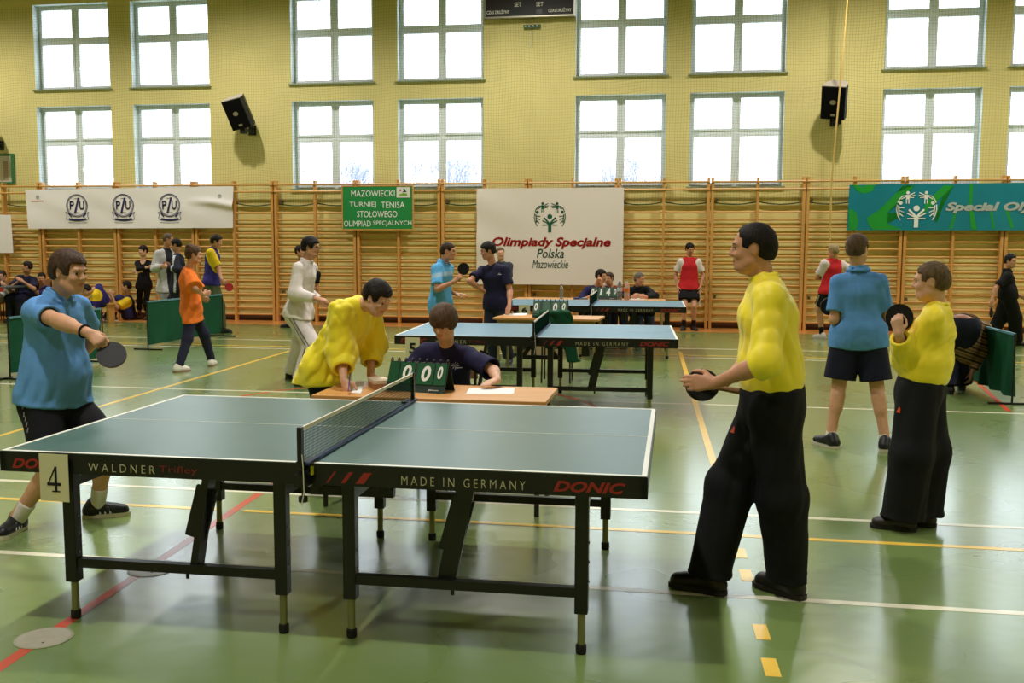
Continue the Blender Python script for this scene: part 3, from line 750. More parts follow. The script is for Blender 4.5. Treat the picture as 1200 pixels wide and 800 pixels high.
number_card('6', (608, 357, 621, 369), 14.34, 'beige card with a black 6 hanging from the far table')

# table at the left edge with its black box
t = thing('table_tennis_table', 'dark table with a red front edge at the left edge of the photo', 'table', (-14.25, 18.3, 0), math.radians(2))
MB().box2((-1.4, -.42, .735), (.93, .42, .76)).build('tabletop', mat('dark_slate', (70, 84, 88), .4), t)
MB().box2((-1.4, -.445, .665), (.93, -.42, .755)).build('apron', mat('apron_red', (168, 52, 40), .5), t)
for px_ in (-1.2, .70):
    for py_ in (-.33, .33): MB().box2((px_-.022, py_-.022, 0), (px_+.022, py_+.022, .735)).build('leg', M_BLK, t)
lettering('DONIC', (-13.75, 17.868, .69), (1, 0, 0), (0, 0, 1), .30, .045, M_CRM, t, bold=.03, shear=.3)
t = thing('umpire_box', 'black box with white lettering on the red-edged table at the left', 'box', (-13.9, 18.08, .761))
MB().prism([Vector((-.55, -.12, 0)), Vector((-.55, .14, 0)), Vector((-.55, .10, .27)), Vector((-.55, .0, .27))], (.86, 0, 0)).build('case', mat('box_black', (22, 22, 24), .5), t)
b = MB(); b.add([(.18, -.048, .165), (.26, -.048, .165), (.27, -.018, .235), (.19, -.018, .235), (.18, -.040, .165), (.26, -.040, .165), (.27, -.010, .235), (.19, -.010, .235)], [(0, 1, 2, 3), (7, 6, 5, 4), (0, 4, 5, 1), (1, 5, 6, 2), (2, 6, 7, 3), (3, 7, 4, 0)]); b.build('red_label', M_REDL, t)
lettering('DONIC', (-14.27, 17.945, .80), (1, 0, 0), (0, .4, .92), .48, .07, M_WHITEINK, t, bold=.03, shear=.3)
lettering('M', (-14.05, 17.985, .90), (1, 0, 0), (0, .4, .92), .22, .13, M_WHITEINK, t, bold=.05, shear=.3)

# ------------------------------------------------------------------ wooden desks, flip boards, small things
M_WOOD = mat('beech_top', (206, 148, 84), .4, .4, noise=.10, nscale=5, stretch=(.4, 3, 1)); M_LEGG = mat('desk_leg', (150, 134, 92), .4, metal=.3); M_DKW = mat('desk_black', (26, 24, 22), .5)
def desk(x0, x1, y0, y1, H, rz, label, legm):
    cx, cy_ = (x0+x1)/2, (y0+y1)/2; w, d = x1-x0, y1-y0
    t = thing('desk', label, 'desk', (cx, cy_, 0), rz, 'scorers desks')
    MB().box2((-w/2, -d/2, H-.028), (w/2, d/2, H), .004).build('desktop', M_WOOD, t)
    f = MB(); f.box2((-w/2+.05, -d/2+.05, H-.075), (w/2-.05, -d/2+.075, H-.028)).box2((-w/2+.05, d/2-.075, H-.075), (w/2-.05, d/2-.05, H-.028)); f.build('frame_rail', legm, t)
    for sx in (-1, 1):
        for sy in (-1, 1): MB().cyl((sx*(w/2-.06), sy*(d/2-.06), 0), (sx*(w/2-.06), sy*(d/2-.06), H-.028), .016, 8).build('leg', legm, t)
    return t
D1 = desk(-2.22, -.76, 5.78, 6.38, .715, 0.0, 'beech topped desk behind the nearest table', M_DKW)
D2 = desk(-2.30, -.95, 12.35, 13.0, .72, -.06, 'beech topped desk behind the middle table', M_LEGG)
D3 = desk(-2.75, -.2, 16.55, 17.15, .73, 0, 'beech topped desk behind the far table', M_LEGG)
M_FLIP = mat('flip_green', (24, 62, 40), .45, .4); M_FLIPD = mat('flip_dark', (34, 54, 44), .5, .4); M_FLAP = mat('flap_green', (20, 84, 46), .4, .45)
def flip_board(x, y, z, w, h, rz, digits, label, far=False):
    t = thing('flip_scoreboard', label, 'scoreboard', (x, y, z), rz, 'flip score boards')
    D = h*.45
    def face(sgn, m, nm):
        b = MB(); b.add([(-w/2, -sgn*D, 0), (w/2, -sgn*D, 0), (w/2, -sgn*.006, h), (-w/2, -sgn*.006, h), (-w/2, -sgn*D+sgn*.004, 0), (w/2, -sgn*D+sgn*.004, 0), (w/2, -sgn*.002, h), (-w/2, -sgn*.002, h)],
                        [(0, 1, 2, 3), (7, 6, 5, 4), (0, 4, 5, 1), (1, 5, 6, 2), (2, 6, 7, 3), (3, 7, 4, 0)])
        return b.build(nm, m, t)
    face(1, M_FLIPD, 'front_panel'); face(-1, M_FLIPD, 'back_panel')
    sl = np.array([0, D-.006, h]); sl = sl/np.linalg.norm(sl)
    c, s_ = math.cos(rz), math.sin(rz)
    def wv(v): return (x+v[0]*c-v[1]*s_, y+v[0]*s_+v[1]*c, z+v[2])
    def P(u, v, off): # u across 0..1, v up 0..1 on front face
        return np.array([-w/2+u*w, -D+v*(D-.006), v*h])+np.array([0, -sl[2], sl[1]])*off
    slw = (-(sl[1])*s_, sl[1]*c, sl[2])
    for (u0, u1, v0, v1, dg, du0, du1, dv0, dv1) in digits:
        b = MB(); o = .006
        q = [P(u0, v0, o), P(u1, v0, o), P(u1, v1, o), P(u0, v1, o), P(u0, v0, o-.004), P(u1, v0, o-.004), P(u1, v1, o-.004), P(u0, v1, o-.004)]
        b.add(q, [(0, 1, 2, 3), (7, 6, 5, 4), (0, 4, 5, 1), (1, 5, 6, 2), (2, 6, 7, 3), (3, 7, 4, 0)]); b.build('flap', M_FLAP, t)
        if dg:
            lettering(dg, wv(P(du0, dv0, o+.0015)), (c, s_, 0), slw, (du1-du0)*w, (dv1-dv0)*math.hypot(h, D), M_WHITEINK, t, bold=.03, shear=.12, thick=.001)
    lettering('Jánsson', wv(P(.73, .06, .003)), (c, s_, 0), slw, .17*w, .06*h, M_WHITEINK, t, bold=.01)
    nr = 9
    for k in range(nr):
        xx = -w/2+w*(.02+.96*k/(nr-1)); rr = h*.075
        pts = [(xx, rr*.9*math.cos(a), h+rr*.5+rr*1.1*math.sin(a)) for a in np.linspace(0, 2*math.pi, 13)]
        MB().tube(pts, h*.022, 5, cap=False).build('ring', M_BLK, t)
    return t
DG = [(.20, .45, .26, .97, '0', .255, .40, .40, .88), (.50, .78, .26, .97, '0', .575, .73, .36, .88), (.80, .985, .26, .97, '0', .845, .93, .46, .88), (.02, .18, .26, .97, '', 0, 0, 0, 0)]
_a = at(450, 453, .717); _b = at(530, 463, .717)
flip_board((_a[0]+_b[0])/2+.012, (_a[1]+_b[1])/2+.03, .716, .41, .182, math.atan2(_b[1]-_a[1], _b[0]-_a[0])*.3-.05, DG, 'green flip scoreboard on the desk behind the nearest table')
DG2 = [(.02, .20, .26, .97, '0', .04, .14, .42, .86), (.55, .76, .26, .97, '0', .58, .70, .36, .88), (.80, .985, .26, .97, '0', .84, .93, .44, .88), (.28, .5, .26, .97, '', 0, 0, 0, 0)]
p = onY(645, 369, 12.50); flip_board(p[0], 12.55, .721, .45, .205, -.06, DG2, 'green flip scoreboard on the desk with the card six behind it')
DG3 = [(.02, .20, .26, .97, '0', .02, .12, .42, .86), (.30, .5, .26, .97, '1', .34, .44, .36, .88), (.55, .78, .26, .97, '4', .58, .74, .30, .92), (.82, .985, .26, .97, '0', .87, .97, .44, .88)]
p = onY(708, 350, 16.75); flip_board(p[0], 16.75, .731, .44, .20, 0, DG3, 'green flip scoreboard showing fourteen behind the far table')
M_PAPER = mat('paper_white', (236, 236, 232), .7)
def sheet(px, z, label, name='paper_sheet', cat='paper', m=None, th=.0015, group=None):
    q = [at(a, b, z) for a, b in px]; c = np.mean(q, 0); t = MB()
    t.prism([Vector((p[0]-c[0], p[1]-c[1], .0004)) for p in q], (0, 0, th)); o = t.build(name, m or M_PAPER); o.location = (c[0], c[1], z)
    return tag(o, label, cat, group)
sheet([(546, 461.5), (602, 461.5), (603, 455), (550, 455)], .715, 'white paper sheet under the hand of the seated boy')
sheet([(412, 460), (423, 461), (427, 446), (418, 446)], .715, 'white paper sheet by the hands of the leaning boy in yellow')
sheet([(590, 369.5), (616, 369.5), (618, 367), (594, 367)], .72, 'white paper sheet under the hand of the standing man in navy')
sheet([(738, 350.6), (756, 350.6), (756, 349.2), (740, 349.2)], .73, 'white paper sheet before the grey-haired man in black')
# box of balls beside the leaning boy
a = at(436, 455, .715); t = thing('cardboard_box', 'small brown cardboard box on the desk between the leaning boy and the scoreboard', 'box', (a[0]+.03, a[1]+.06, .7155), .5)
MB().box2((-.055, -.10, 0), (.055, .10, .055)).build('body', mat('cardboard_brown', (168, 120, 78), .7), t); MB().box2((-.056, -.101, .035), (.056, .101, .056)).build('lid', mat('cardboard_pale', (214, 196, 170), .7), t)
def bottle(px, py, Y, z, h, r, label, body, cap, lab):
    p = onY(px, py, Y); t = thing('drink_bottle', label, 'bottle', (p[0], Y, z), group='drink bottles')
    MB().lathe((0, 0, 0), [(r*.9, 0), (r, .01), (r, h*.35), (r*.93, h*.4), (r, h*.45), (r, h*.66), (r*.75, h*.80), (r*.36, h*.90), (r*.36, h*.95)], 14).build('body', body, t, smooth=True)
    MB().lathe((0, 0, h*.94), [(r*.42, 0), (r*.42, h*.055), (.001, h*.057)], 10).build('cap', cap, t)
    if lab: MB().lathe((0, 0, h*.42), [(r*1.01, 0), (r*1.01, h*.2)], 14).build('label', lab, t)
M_PET = mat('clear_plastic', (196, 208, 206), .08, .6); M_PET.node_tree.nodes['Principled BSDF'].inputs['Transmission Weight'].default_value = .75
bottle(658, 349, 16.70, .731, .25, .034, 'clear water bottle with blue cap on the far desk, alone left of the notebooks', M_PET, mat('cap_blue', (60, 90, 170)), None)
bottle(726, 350, 16.70, .731, .33, .043, 'tall clear bottle beside the right end of the far scoreboard', M_PET, mat('cap_white', (230, 230, 225)), mat('label_pale', (190, 205, 196)))
bottle(734.5, 350, 16.64, .731, .31, .045, 'juice bottle with orange label next to the tall clear bottle', mat('juice_pink', (206, 160, 140), .2), mat('cap_white', (230, 230, 225)), mat('label_orange', (224, 120, 50)))
for k, (px, lb, c) in enumerate(((678, 'dark blue notebook lying left on the far desk', (40, 60, 120)), (684, 'grey notebook lying by the blue one on the far desk', (120, 130, 150)))):
    p = onY(px, 349, 16.72); t = thing('notebook', lb, 'notebook', (p[0], 16.72, .731+.0), .2*k, 'notebooks on the far desk')
    MB().box2((-.075+.0, -.10, .001), (.06, .10, .024)).build('cover', mat('notebook_%d' % k, c, .5), t); MB().box2((-.07, -.098, .006), (.063, .098, .018)).build('pages', M_PAPER, t)

# ------------------------------------------------------------------ green court barriers
M_CLOTH = mat('barrier_green', (16, 76, 50), .75, .2, noise=.12, nscale=3); M_HEM = mat('barrier_hem', (84, 132, 142), .6)
def barrier(a, b, H, label, sag=0.0, amp=.012, name='court_barrier', lift=0.0):
    a = Vector((a[0], a[1], 0)); b = Vector((b[0], b[1], 0)); d = (b-a); L = d.length; d.normalize(); n = Vector((-d.y, d.x, 0))
    t = thing(name, label, 'barrier', tuple(a), group='green court barriers')
    for k, q in enumerate((0, L)):
        p = d*q
        pb = MB().tube([(p.x, p.y, 0.012), (p.x, p.y, H)], .011, 8).build('post', M_BLK, t)
        MB().bar(p-n*.24+Vector((0, 0, .012)), p+n*.24+Vector((0, 0, .012)), .025, .02).build('foot', M_BLK, pb)
    MB().tube([(0, 0, H), tuple(d*L+Vector((0, 0, H)))], .010, 8).build('top_rail', M_BLK, t)
    vs = []; fs = []; nx, nz = 60, 14
    for j in range(nz+1):
        v = j/nz
        for i in range(nx+1):
            u = i/nx; off = amp*(math.sin(u*31+v*2)+.6*math.sin(u*57+1+v))*(v*.9+.1)
            z = H+.006-(H-.07-lift*(1-u))*v - sag*math.sin(math.pi*u)*v*0
            p = d*(.025+u*(L-.05))+n*off; vs.append((p.x, p.y, z))
    for j in range(nz):
        for i in range(nx): q = j*(nx+1)+i; fs.append((q, q+1, q+nx+2, q+nx+1))
    m = MB(); m.add(vs, fs); m.build('cloth', M_CLOTH, t, smooth=True)
    m = MB(); o = Vector((0, 0, H+.004)); m.bar(d*.02+o, d*(L-.02)+o, .03, .024); m.build('hem', M_HEM, t)
    return t
barrier((-8.07, 14.14), (-7.97, 16.5), .74, 'green cloth barrier behind the girl in orange')
barrier((-7.93, 10.72), (-7.84, 12.55), .74, 'green cloth barrier right behind the left player in blue')
barrier((-10.3, 10.64), (-8.02, 10.64), .74, 'green cloth barrier cut by the left edge of the photo', amp=.018)
barrier((3.42, 12.9), (3.46, 10.96), .73, 'green cloth barrier held by the stooping person at the right edge', amp=.03, lift=.0)
# ------------------------------------------------------------------ people: one continuous skin each, clothes grown round the same joints
def V(*a): return np.array(a, float)
def nrm(v): return v/max(np.linalg.norm(v), 1e-9)
class Field:
    """signed distances on a grid, meshed where they change sign"""
    def __init__(s, lo, hi, vox):
        s.vox = vox; s.lo = np.array(lo, float)-3*vox
        s.n = np.maximum(np.ceil((np.array(hi)-s.lo)/vox).astype(int)+4, 8)
        s.F = np.full(s.n, 1.0, np.float32)
        s.ax = [(s.lo[i]+vox*np.arange(s.n[i])).astype(np.float32) for i in range(3)]
    def sub(s, lo, hi):
        i0 = np.maximum(np.floor((np.array(lo)-s.lo)/s.vox).astype(int), 0); i1 = np.minimum(np.ceil((np.array(hi)-s.lo)/s.vox).astype(int)+1, s.n)
        if np.any(i1 <= i0): return None, None
        sl = tuple(slice(a, b) for a, b in zip(i0, i1))
        return sl, (s.ax[0][sl[0]][:, None, None], s.ax[1][sl[1]][None, :, None], s.ax[2][sl[2]][None, None, :])
    def put(s, lo, hi, fn, k=.02, op='u'):
        m = k+4*s.vox
        sl, g = s.sub(np.array(lo)-m, np.array(hi)+m)
        if sl is None: return
        d = fn(*g).astype(np.float32); A = s.F[sl]
        if op == 'u':
            if k > 0:
                h = np.maximum(k-np.abs(A-d), 0)/k; s.F[sl] = np.minimum(A, d)-h*h*k*.25
            else: s.F[sl] = np.minimum(A, d)
        else:
            d = -d
            if k > 0:
                h = np.maximum(k-np.abs(A-d), 0)/k; s.F[sl] = np.maximum(A, d)+h*h*k*.25
            else: s.F[sl] = np.maximum(A, d)
    def cap(s, a, b, ra, rb, k=.02, op='u', cuts=()):
        a = np.array(a, float); b = np.array(b, float); ba = b-a; L2 = float(ba@ba)+1e-12; R = max(ra, rb)
        def fn(x, y, z):
            px, py, pz = x-a[0], y-a[1], z-a[2]
            t = np.clip((px*ba[0]+py*ba[1]+pz*ba[2])/L2, 0, 1)
            d = np.sqrt((px-t*ba[0])**2+(py-t*ba[1])**2+(pz-t*ba[2])**2)-(ra+(rb-ra)*t)
            for c, n in cuts: d = np.maximum(d, (x-c[0])*n[0]+(y-c[1])*n[1]+(z-c[2])*n[2])
            return d
        s.put(np.minimum(a, b)-R, np.maximum(a, b)+R, fn, k, op)
    def ecap(s, a, b, ra, rb, side, kd, k=.03, op='u', cuts=(), fold=None):
        """capsule whose section is an ellipse: half width r along side, r / kd across"""
        a = np.array(a, float); b = np.array(b, float); ba = b-a; L2 = float(ba@ba)+1e-12; R = max(ra, rb); q = 2/(1+kd)
        def fn(x, y, z):
            px, py, pz = x-a[0], y-a[1], z-a[2]
            t = np.clip((px*ba[0]+py*ba[1]+pz*ba[2])/L2, 0, 1)
            ox, oy, oz = px-t*ba[0], py-t*ba[1], pz-t*ba[2]
            w = ox*side[0]+oy*side[1]+oz*side[2]; o2 = np.maximum(ox*ox+oy*oy+oz*oz-w*w, 0)
            d = (np.sqrt(w*w+kd*kd*o2)-(ra+(rb-ra)*t))*q
            for c, n in cuts: d = np.maximum(d, (x-c[0])*n[0]+(y-c[1])*n[1]+(z-c[2])*n[2])
            return d
        s.put(np.minimum(a, b)-R, np.maximum(a, b)+R, fn, k, op)
    def ell(s, c, R, r, k=.015, op='u', cuts=()):
        """ellipsoid: R rows are its axes, r its radii"""
        c = np.array(c, float); M = max(r); mn = min(r)
        def fn(x, y, z):
            px, py, pz = x-c[0], y-c[1], z-c[2]; q = 0; q2 = 0
            for i in range(3):
                u = px*R[i][0]+py*R[i][1]+pz*R[i][2]; q = q+(u/r[i])**2; q2 = q2+(u/r[i]**2)**2
            k0 = np.sqrt(q); d = k0*(k0-1)/np.maximum(np.sqrt(q2), 1e-6)
            for cc, n in cuts: d = np.maximum(d, (x-cc[0])*n[0]+(y-cc[1])*n[1]+(z-cc[2])*n[2])
            return d
        s.put(c-M, c+M, fn, k, op)
    def cut(s, c, n):
        x, y, z = s.ax
        s.F = np.maximum(s.F, ((x-c[0])*n[0])[:, None, None]+((y-c[1])*n[1])[None, :, None]+((z-c[2])*n[2])[None, None, :]).astype(np.float32)
    def folds(s, amp, freq, seed, run=(0, 0, 1), warp=1.0, keep=.13, fade=()):
        """creases that run along one direction, warped and faded here and there, added near the surface"""
        ix = np.nonzero(np.abs(s.F) < amp*2+2.5*s.vox)
        if len(ix[0]) == 0: return
        p = np.stack([s.ax[i][ix[i]] for i in range(3)], 1).astype(np.float64)
        rs = np.random.RandomState(seed); w = p.copy(); run = nrm(np.array(run, float))
        for _ in range(3):
            kk = rs.normal(size=3)*freq*.22; w += warp*.30/freq*2.2*np.sin(p@kk[:, None]+rs.rand()*6.28)*rs.normal(size=3)
        f = 0
        for j in range(4):
            kk = rs.normal(size=3); kk = kk-run*(kk@run)*(1-keep*(1+(j == 3))); kk = nrm(kk)*freq*(.55+.3*j)
            mk = .5+.5*np.sin(p@(rs.normal(size=3)*freq*.16)+rs.rand()*6.28)
            f = f+(.75-np.abs(np.sin(w@kk+rs.rand()*6.28))*1.3)*mk*(1-.15*j)
        for c_, n_ in fade: f = f*np.clip(np.abs((p-c_)@nrm(np.array(n_)))/.04-.15, 0, 1)
        s.F[ix] += (f*amp*.6).astype(np.float32)
    def mesh(s):
        F = s.F; neg = F < 0
        c = [(i, j, k) for i in (0, 1) for j in (0, 1) for k in (0, 1)]
        nx, ny, nz = F.shape
        cnt = np.zeros((nx-1, ny-1, nz-1), np.uint8)
        for i, j, k in c: cnt += neg[i:nx-1+i, j:ny-1+j, k:nz-1+k]
        act = (cnt > 0) & (cnt < 8)
        I = np.nonzero(act); N = len(I[0])
        if N == 0: return np.zeros((0, 3)), np.zeros((0, 4), int)
        idx = np.full(act.shape, -1, np.int32); idx[I] = np.arange(N)
        acc = np.zeros((N, 3)); num = np.zeros(N)
        val = {q: F[I[0]+q[0], I[1]+q[1], I[2]+q[2]] for q in c}
        for q in c:
            for a in range(3):
                if q[a] == 0:
                    r = list(q); r[a] = 1; r = tuple(r); va, vb = val[q], val[r]
                    m = (va < 0) != (vb < 0); t = np.where(m, va/np.where(m, va-vb, 1), 0)
                    pt = np.tile(np.array(q, float), (N, 1)); pt[:, a] += t
                    acc += pt*m[:, None]; num += m
        v = (np.stack(I, 1)+acc/num[:, None])*s.vox+s.lo
        quads = []
        for a in range(3):
            b, d = (a+1) % 3, (a+2) % 3
            sa = [slice(1, -1)]*3; sb = [slice(1, -1)]*3; sa[a] = slice(0, -1); sb[a] = slice(1, None)
            A = neg[tuple(sa)]; B = neg[tuple(sb)]; X = np.nonzero(A != B)
            if len(X[0]) == 0: continue
            base = [X[0].copy(), X[1].copy(), X[2].copy()]
            for e in range(3):
                if e != a: base[e] = base[e]+1
            def cell(db, dd):
                q = [base[0].copy(), base[1].copy(), base[2].copy()]; q[b] = q[b]-db; q[d] = q[d]-dd
                return idx[q[0], q[1], q[2]]
            q = np.stack([cell(1, 1), cell(0, 1), cell(0, 0), cell(1, 0)], 1)
            fl = ~A[X]
            q[fl] = q[fl][:, ::-1]
            quads.append(q)
        q = np.concatenate(quads); q = q[(q >= 0).all(1)]
        return v, q
def grid_mesh(name, f, m, base, parent=None, attr=None, smooth_it=1, **kw):
    v, q = f.mesh() if isinstance(f, Field) else f
    if smooth_it and len(v):
        for _ in range(smooth_it):
            acc = np.zeros_like(v); n = np.zeros(len(v))
            for a in range(4):
                for b in ((a+1) % 4, (a-1) % 4):
                    np.add.at(acc, q[:, a], v[q[:, b]]); np.add.at(n, q[:, a], 1)
            v = v*.5+.5*acc/np.maximum(n, 1)[:, None]
    me = bpy.data.meshes.new(name)
    me.vertices.add(len(v)); me.vertices.foreach_set('co', (v-base).astype(np.float32).ravel())
    me.loops.add(q.size); me.loops.foreach_set('vertex_index', q.astype(np.int32).ravel())
    me.polygons.add(len(q)); me.polygons.foreach_set('loop_start', np.arange(0, q.size, 4, dtype=np.int32))
    me.polygons.foreach_set('use_smooth', np.ones(len(q), bool))
    me.update(); me.validate()
    if attr is not None:
        a = me.color_attributes.new('Col', 'FLOAT_COLOR', 'POINT'); c = np.ones((len(v), 4), np.float32); c[:, :3] = attr(v); a.data.foreach_set('color', c.ravel())
    me.materials.append(m)
    o = link(name, me, parent, base if parent is None else None, **kw)
    return o

def ik(a, c, l1, l2, hint, pix=None):
    a = np.array(a, float); c = np.array(c, float); ax = c-a; d = np.linalg.norm(ax)
    if d > .995*(l1+l2):
        k = d/(l1+l2)/.995; l1 *= k; l2 *= k
    d = max(d, abs(l1-l2)+1e-3); ax = nrm(ax); x = (l1*l1-l2*l2+d*d)/(2*d); h = math.sqrt(max(l1*l1-x*x, 0))
    u = np.array(hint, float); u = u-ax*(u@ax)
    if np.linalg.norm(u) < 1e-4: u = V(0, -1, .2)-ax*(V(0, -1, .2)@ax)
    u = nrm(u); w = np.cross(ax, u)
    if pix is None: return a+ax*x+u*h
    best = None
    for t in np.linspace(0, 2*math.pi, 73):
        p = a+ax*x+(u*math.cos(t)+w*math.sin(t))*h; q = topix(p)
        e = math.hypot(q[0]-pix[0], q[1]-pix[1])-3*math.cos(t)
        if best is None or e < best[0]: best = (e, p)
    return best[1]

M_EYEW = mat('eye_white', (214, 206, 198), .25, .5); M_EYED = mat('eye_iris', (52, 40, 32), .2, .5)
SKINS = {}
def skin_mat(c):
    if c not in SKINS: SKINS[c] = mat('skin_%d' % len(SKINS), c, .5, .35, attr=True, noise=.05, nscale=40, bump=.05, bscale=350)
    return SKINS[c]
def cloth_mat(c, kind='cotton'):
    n = kind+'_%d_%d_%d' % c
    if kind == 'satin': return mat(n, c, .55, .35, noise=.04, nscale=8, sheen=.2)
    return mat(n, c, .8, .2, noise=.07, nscale=14, bump=.12, bscale=260)
def hair_mat(c): return mat('hair_%d_%d_%d' % c, tuple(int(q*.85) for q in c), .62, .2, noise=.35, nscale=60, bump=.5, bscale=150, stretch=(1, 1, .35))
def fdir(phi): return V(math.cos(math.radians(phi)), math.sin(math.radians(phi)), 0)
def ldir(phi): return V(-math.sin(math.radians(phi)), math.cos(math.radians(phi)), 0)

def add_hand(f, w, d, pn, side, s, curl, k=.006, thumb=.3, thick=1.0):
    d = nrm(d); n = nrm(pn-d*(pn@d)); t = np.cross(d, n) if side == 'R' else np.cross(n, d)
    offs = (.029, .0095, -.010, -.028); kl = (.088, .092, .087, .078); fl = (.073, .082, .076, .060)
    tips = []
    r0 = .0125*s*thick
    for o, kk, l in zip(offs, kl, fl):
        kn = w+(d*kk+t*o)*s
        f.cap(w+(d*.012+t*o*.45)*s, kn, r0*1.15, r0, .014*s)
        p = kn; ang = 0; cur = curl*(1+.12*(o < 0))
        for L, da, r in ((.45, .75, .0092), (.31, .95, .0084), (.24, .6, .0074)):
            ang += cur*da; q = p+(d*math.cos(ang)+n*math.sin(ang)+t*o*.9*(1-min(cur, 1)))*L*l*s
            f.cap(p, q, r*s*thick, r*.92*s*thick, k*s); p = q
        tips.append(p)
    a = w+(d*.022+t*.022+n*.004)*s; b = a+nrm(d*.62+t*(.75-.3*thumb)+n*(.25+.5*thumb))*.044*s
    c = b+nrm(d*.85+t*(.25-.5*thumb)+n*(.2+.6*thumb))*.032*s; e = c+nrm(d*.9-t*.35*thumb+n*(.1+.4*thumb))*.026*s
    f.cap(a, b, .0155*s, .0115*s*thick, .014*s); f.cap(b, c, .0108*s*thick, .0095*s*thick, .005); f.cap(c, e, .0095*s*thick, .0080*s*thick, .004)
    return w+(d*.085+n*.035)*s

def person(label, H, phi, pel, neck, head, hyaw, hpitch=0, hroll=0, feet=None, knees=(None, None), arms=None, hands=None, sphi=None, sw=1.0, build=1.0, belly=0.0,
           skin=(196, 146, 116), hair=None, top=None, bottom=None, shoes=None, vox=.008, face=True, group=None, eyes=True, hs=1.0, skip=(), seed=1, sdrop=(0, 0)):
    """joints in metres, in the hall's own frame; feet: ((x,y,z of the sole below the ankle), yaw, pitch) left, right"""
    s = H/1.75; pel = np.array(pel, float); neck = np.array(neck, float); head = np.array(head, float)
    sphi = phi if sphi is None else sphi
    up = nrm(neck-pel)
    fwp, lfp = fdir(phi), ldir(phi); lft = ldir(sphi); lft = nrm(lft-up*(lft@up)); fwd = nrm(np.cross(lft, up))
    lfh = lfp
    mid = pel+(neck-pel)*.5
    J = {}
    for i, sg in ((0, 1), (1, -1)):
        J['sh', i] = neck+lft*sg*.168*s*sw-up*(.088+sdrop[i])*s
        J['hip', i] = pel+lfh*sg*.092*s-V(0, 0, .02)*s
    la, lb = .172*H, .150*H; lt, lsn = .240*H, .238*H
    base = V(pel[0], pel[1], 0)
    hd = [None, None]
    for i in (0, 1):
        if arms and arms[i] is not None:
            wr, hint, px = arms[i]
            J['wr', i] = np.array(wr, float); J['el', i] = ik(J['sh', i], J['wr', i], la, lb, hint, px)
        if feet and feet[i] is not None:
            ft = np.array(feet[i][0], float); J['an', i] = ft+V(0, 0, .082*s); J['kn', i] = ik(J['hip', i], J['an', i], lt, lsn, fdir(phi)+V(0, 0, .1) if knees[i] is None else (knees[i] if len(knees[i]) == 3 else fdir(phi)), None if knees[i] is None or len(knees[i]) == 3 else knees[i])
    pts = np.array([pel, neck, head]+list(J.values()))
    f = Field(pts.min(0)-.24*s-V(0, 0, .0), pts.max(0)+.24*s, vox)
    B = build
    # torso
    kd = 1.42 if belly < .02 else 1.2
    chest = neck-up*.17*s; waist = pel+up*.13*s
    f.ecap(pel-up*.03*s, waist, .158*s*B, .140*s*B, lft, 1.35)
    f.ecap(waist, chest, .140*s*B, .158*s*B*(.6+.4*sw), lft, kd)
    f.ecap(chest, neck-up*.085*s, .158*s*B*(.6+.4*sw), .12*s*B, lft, 1.45, .04)
    if belly: f.ell(waist+fwd*.05*s+up*.03*s, (lft, fwd, up), (.16*s*B, .10*s*B+belly, .16*s), .08)
    for i in (0, 1):
        f.cap(neck-up*.055*s, J['sh', i], .034*s, .048*s*B, .03)
        if ('el', i) in J:
            f.cap(J['sh', i], J['el', i], .049*s*B, .038*s*B, .02); f.cap(J['el', i], J['wr', i], .040*s*B, .027*s*B**.5, .012)
            e = nrm(J['wr', i]-J['el', i]); f.cap(J['el', i]+e*.02, J['el', i]+e*.10*s, .041*s*B, .039*s*B, .02)
        if ('kn', i) in J:
            f.cap(J['hip', i], J['kn', i], .088*s*B, .056*s*B, .04); f.cap(J['kn', i], J['an', i], .053*s*B, .038*s*B**.5, .02)
            e = J['an', i]-J['kn', i]; bk = -fdir(feet[i][1])
            f.cap(J['kn', i]+e*.18+bk*.018*s, J['kn', i]+e*.42+bk*.016*s, .046*s*B, .040*s*B, .04)
            fd = fdir(feet[i][1]); p0 = np.array(feet[i][0], float)
            f.cap(p0-fd*.03*s+V(0, 0, .045*s), p0+fd*.12*s+V(0, 0, .035*s), .034*s, .026*s, .02)
    # hands
    HS = s*1.0
    gripc = [None, None]
    for i in (0, 1):
        if ('wr', i) in J:
            hk = (hands[i] if hands else None) or {}
            d = np.array(hk.get('d', J['wr', i]-J['el', i]), float); pn = np.array(hk.get('pn', lft*(-1 if i == 0 else 1)), float)
            gripc[i] = add_hand(f, J['wr', i], d, pn, 'LR'[i], HS, hk.get('curl', .35), thumb=hk.get('thumb', .4), thick=1.0 if vox < .008 else (1.15 if vox < .011 else 1.35))
    # neck and head
    hp, hyw, hr = math.radians(hpitch), math.radians(hyaw), math.radians(hroll)
    hf = V(math.cos(hyw)*math.cos(hp), math.sin(hyw)*math.cos(hp), -math.sin(hp)); hl = V(-math.sin(hyw), math.cos(hyw), 0); hu = np.cross(hf, hl)
    hl, hu = hl*math.cos(hr)+hu*math.sin(hr), hu*math.cos(hr)-hl*math.sin(hr)
    S = s**.5*.955*hs; Rh = (hf, hl, hu)
    def hp_(a, b, c): return head+(hf*a+hl*b+hu*c)*S
    f.cap(neck-up*.03*s+fwd*.008*s, hp_(-.028, 0, -.05), .056*s*B**.5, .052*S, .025)
    f.ell(hp_(-.012, 0, .038), Rh, (.094*S, .076*S, .082*S), .0)
    f.ell(hp_(.018, 0, -.032), Rh, (.072*S, .064*S, .088*S), .04)
    f.ell(hp_(.052, 0, -.088), Rh, (.034*S, .036*S, .028*S), .035)
    f.cap(hp_(.02, .052, -.065), hp_(.05, .03, -.09), .016*S, .016*S, .03); f.cap(hp_(.02, -.052, -.065), hp_(.05, -.03, -.09), .016*S, .016*S, .03)
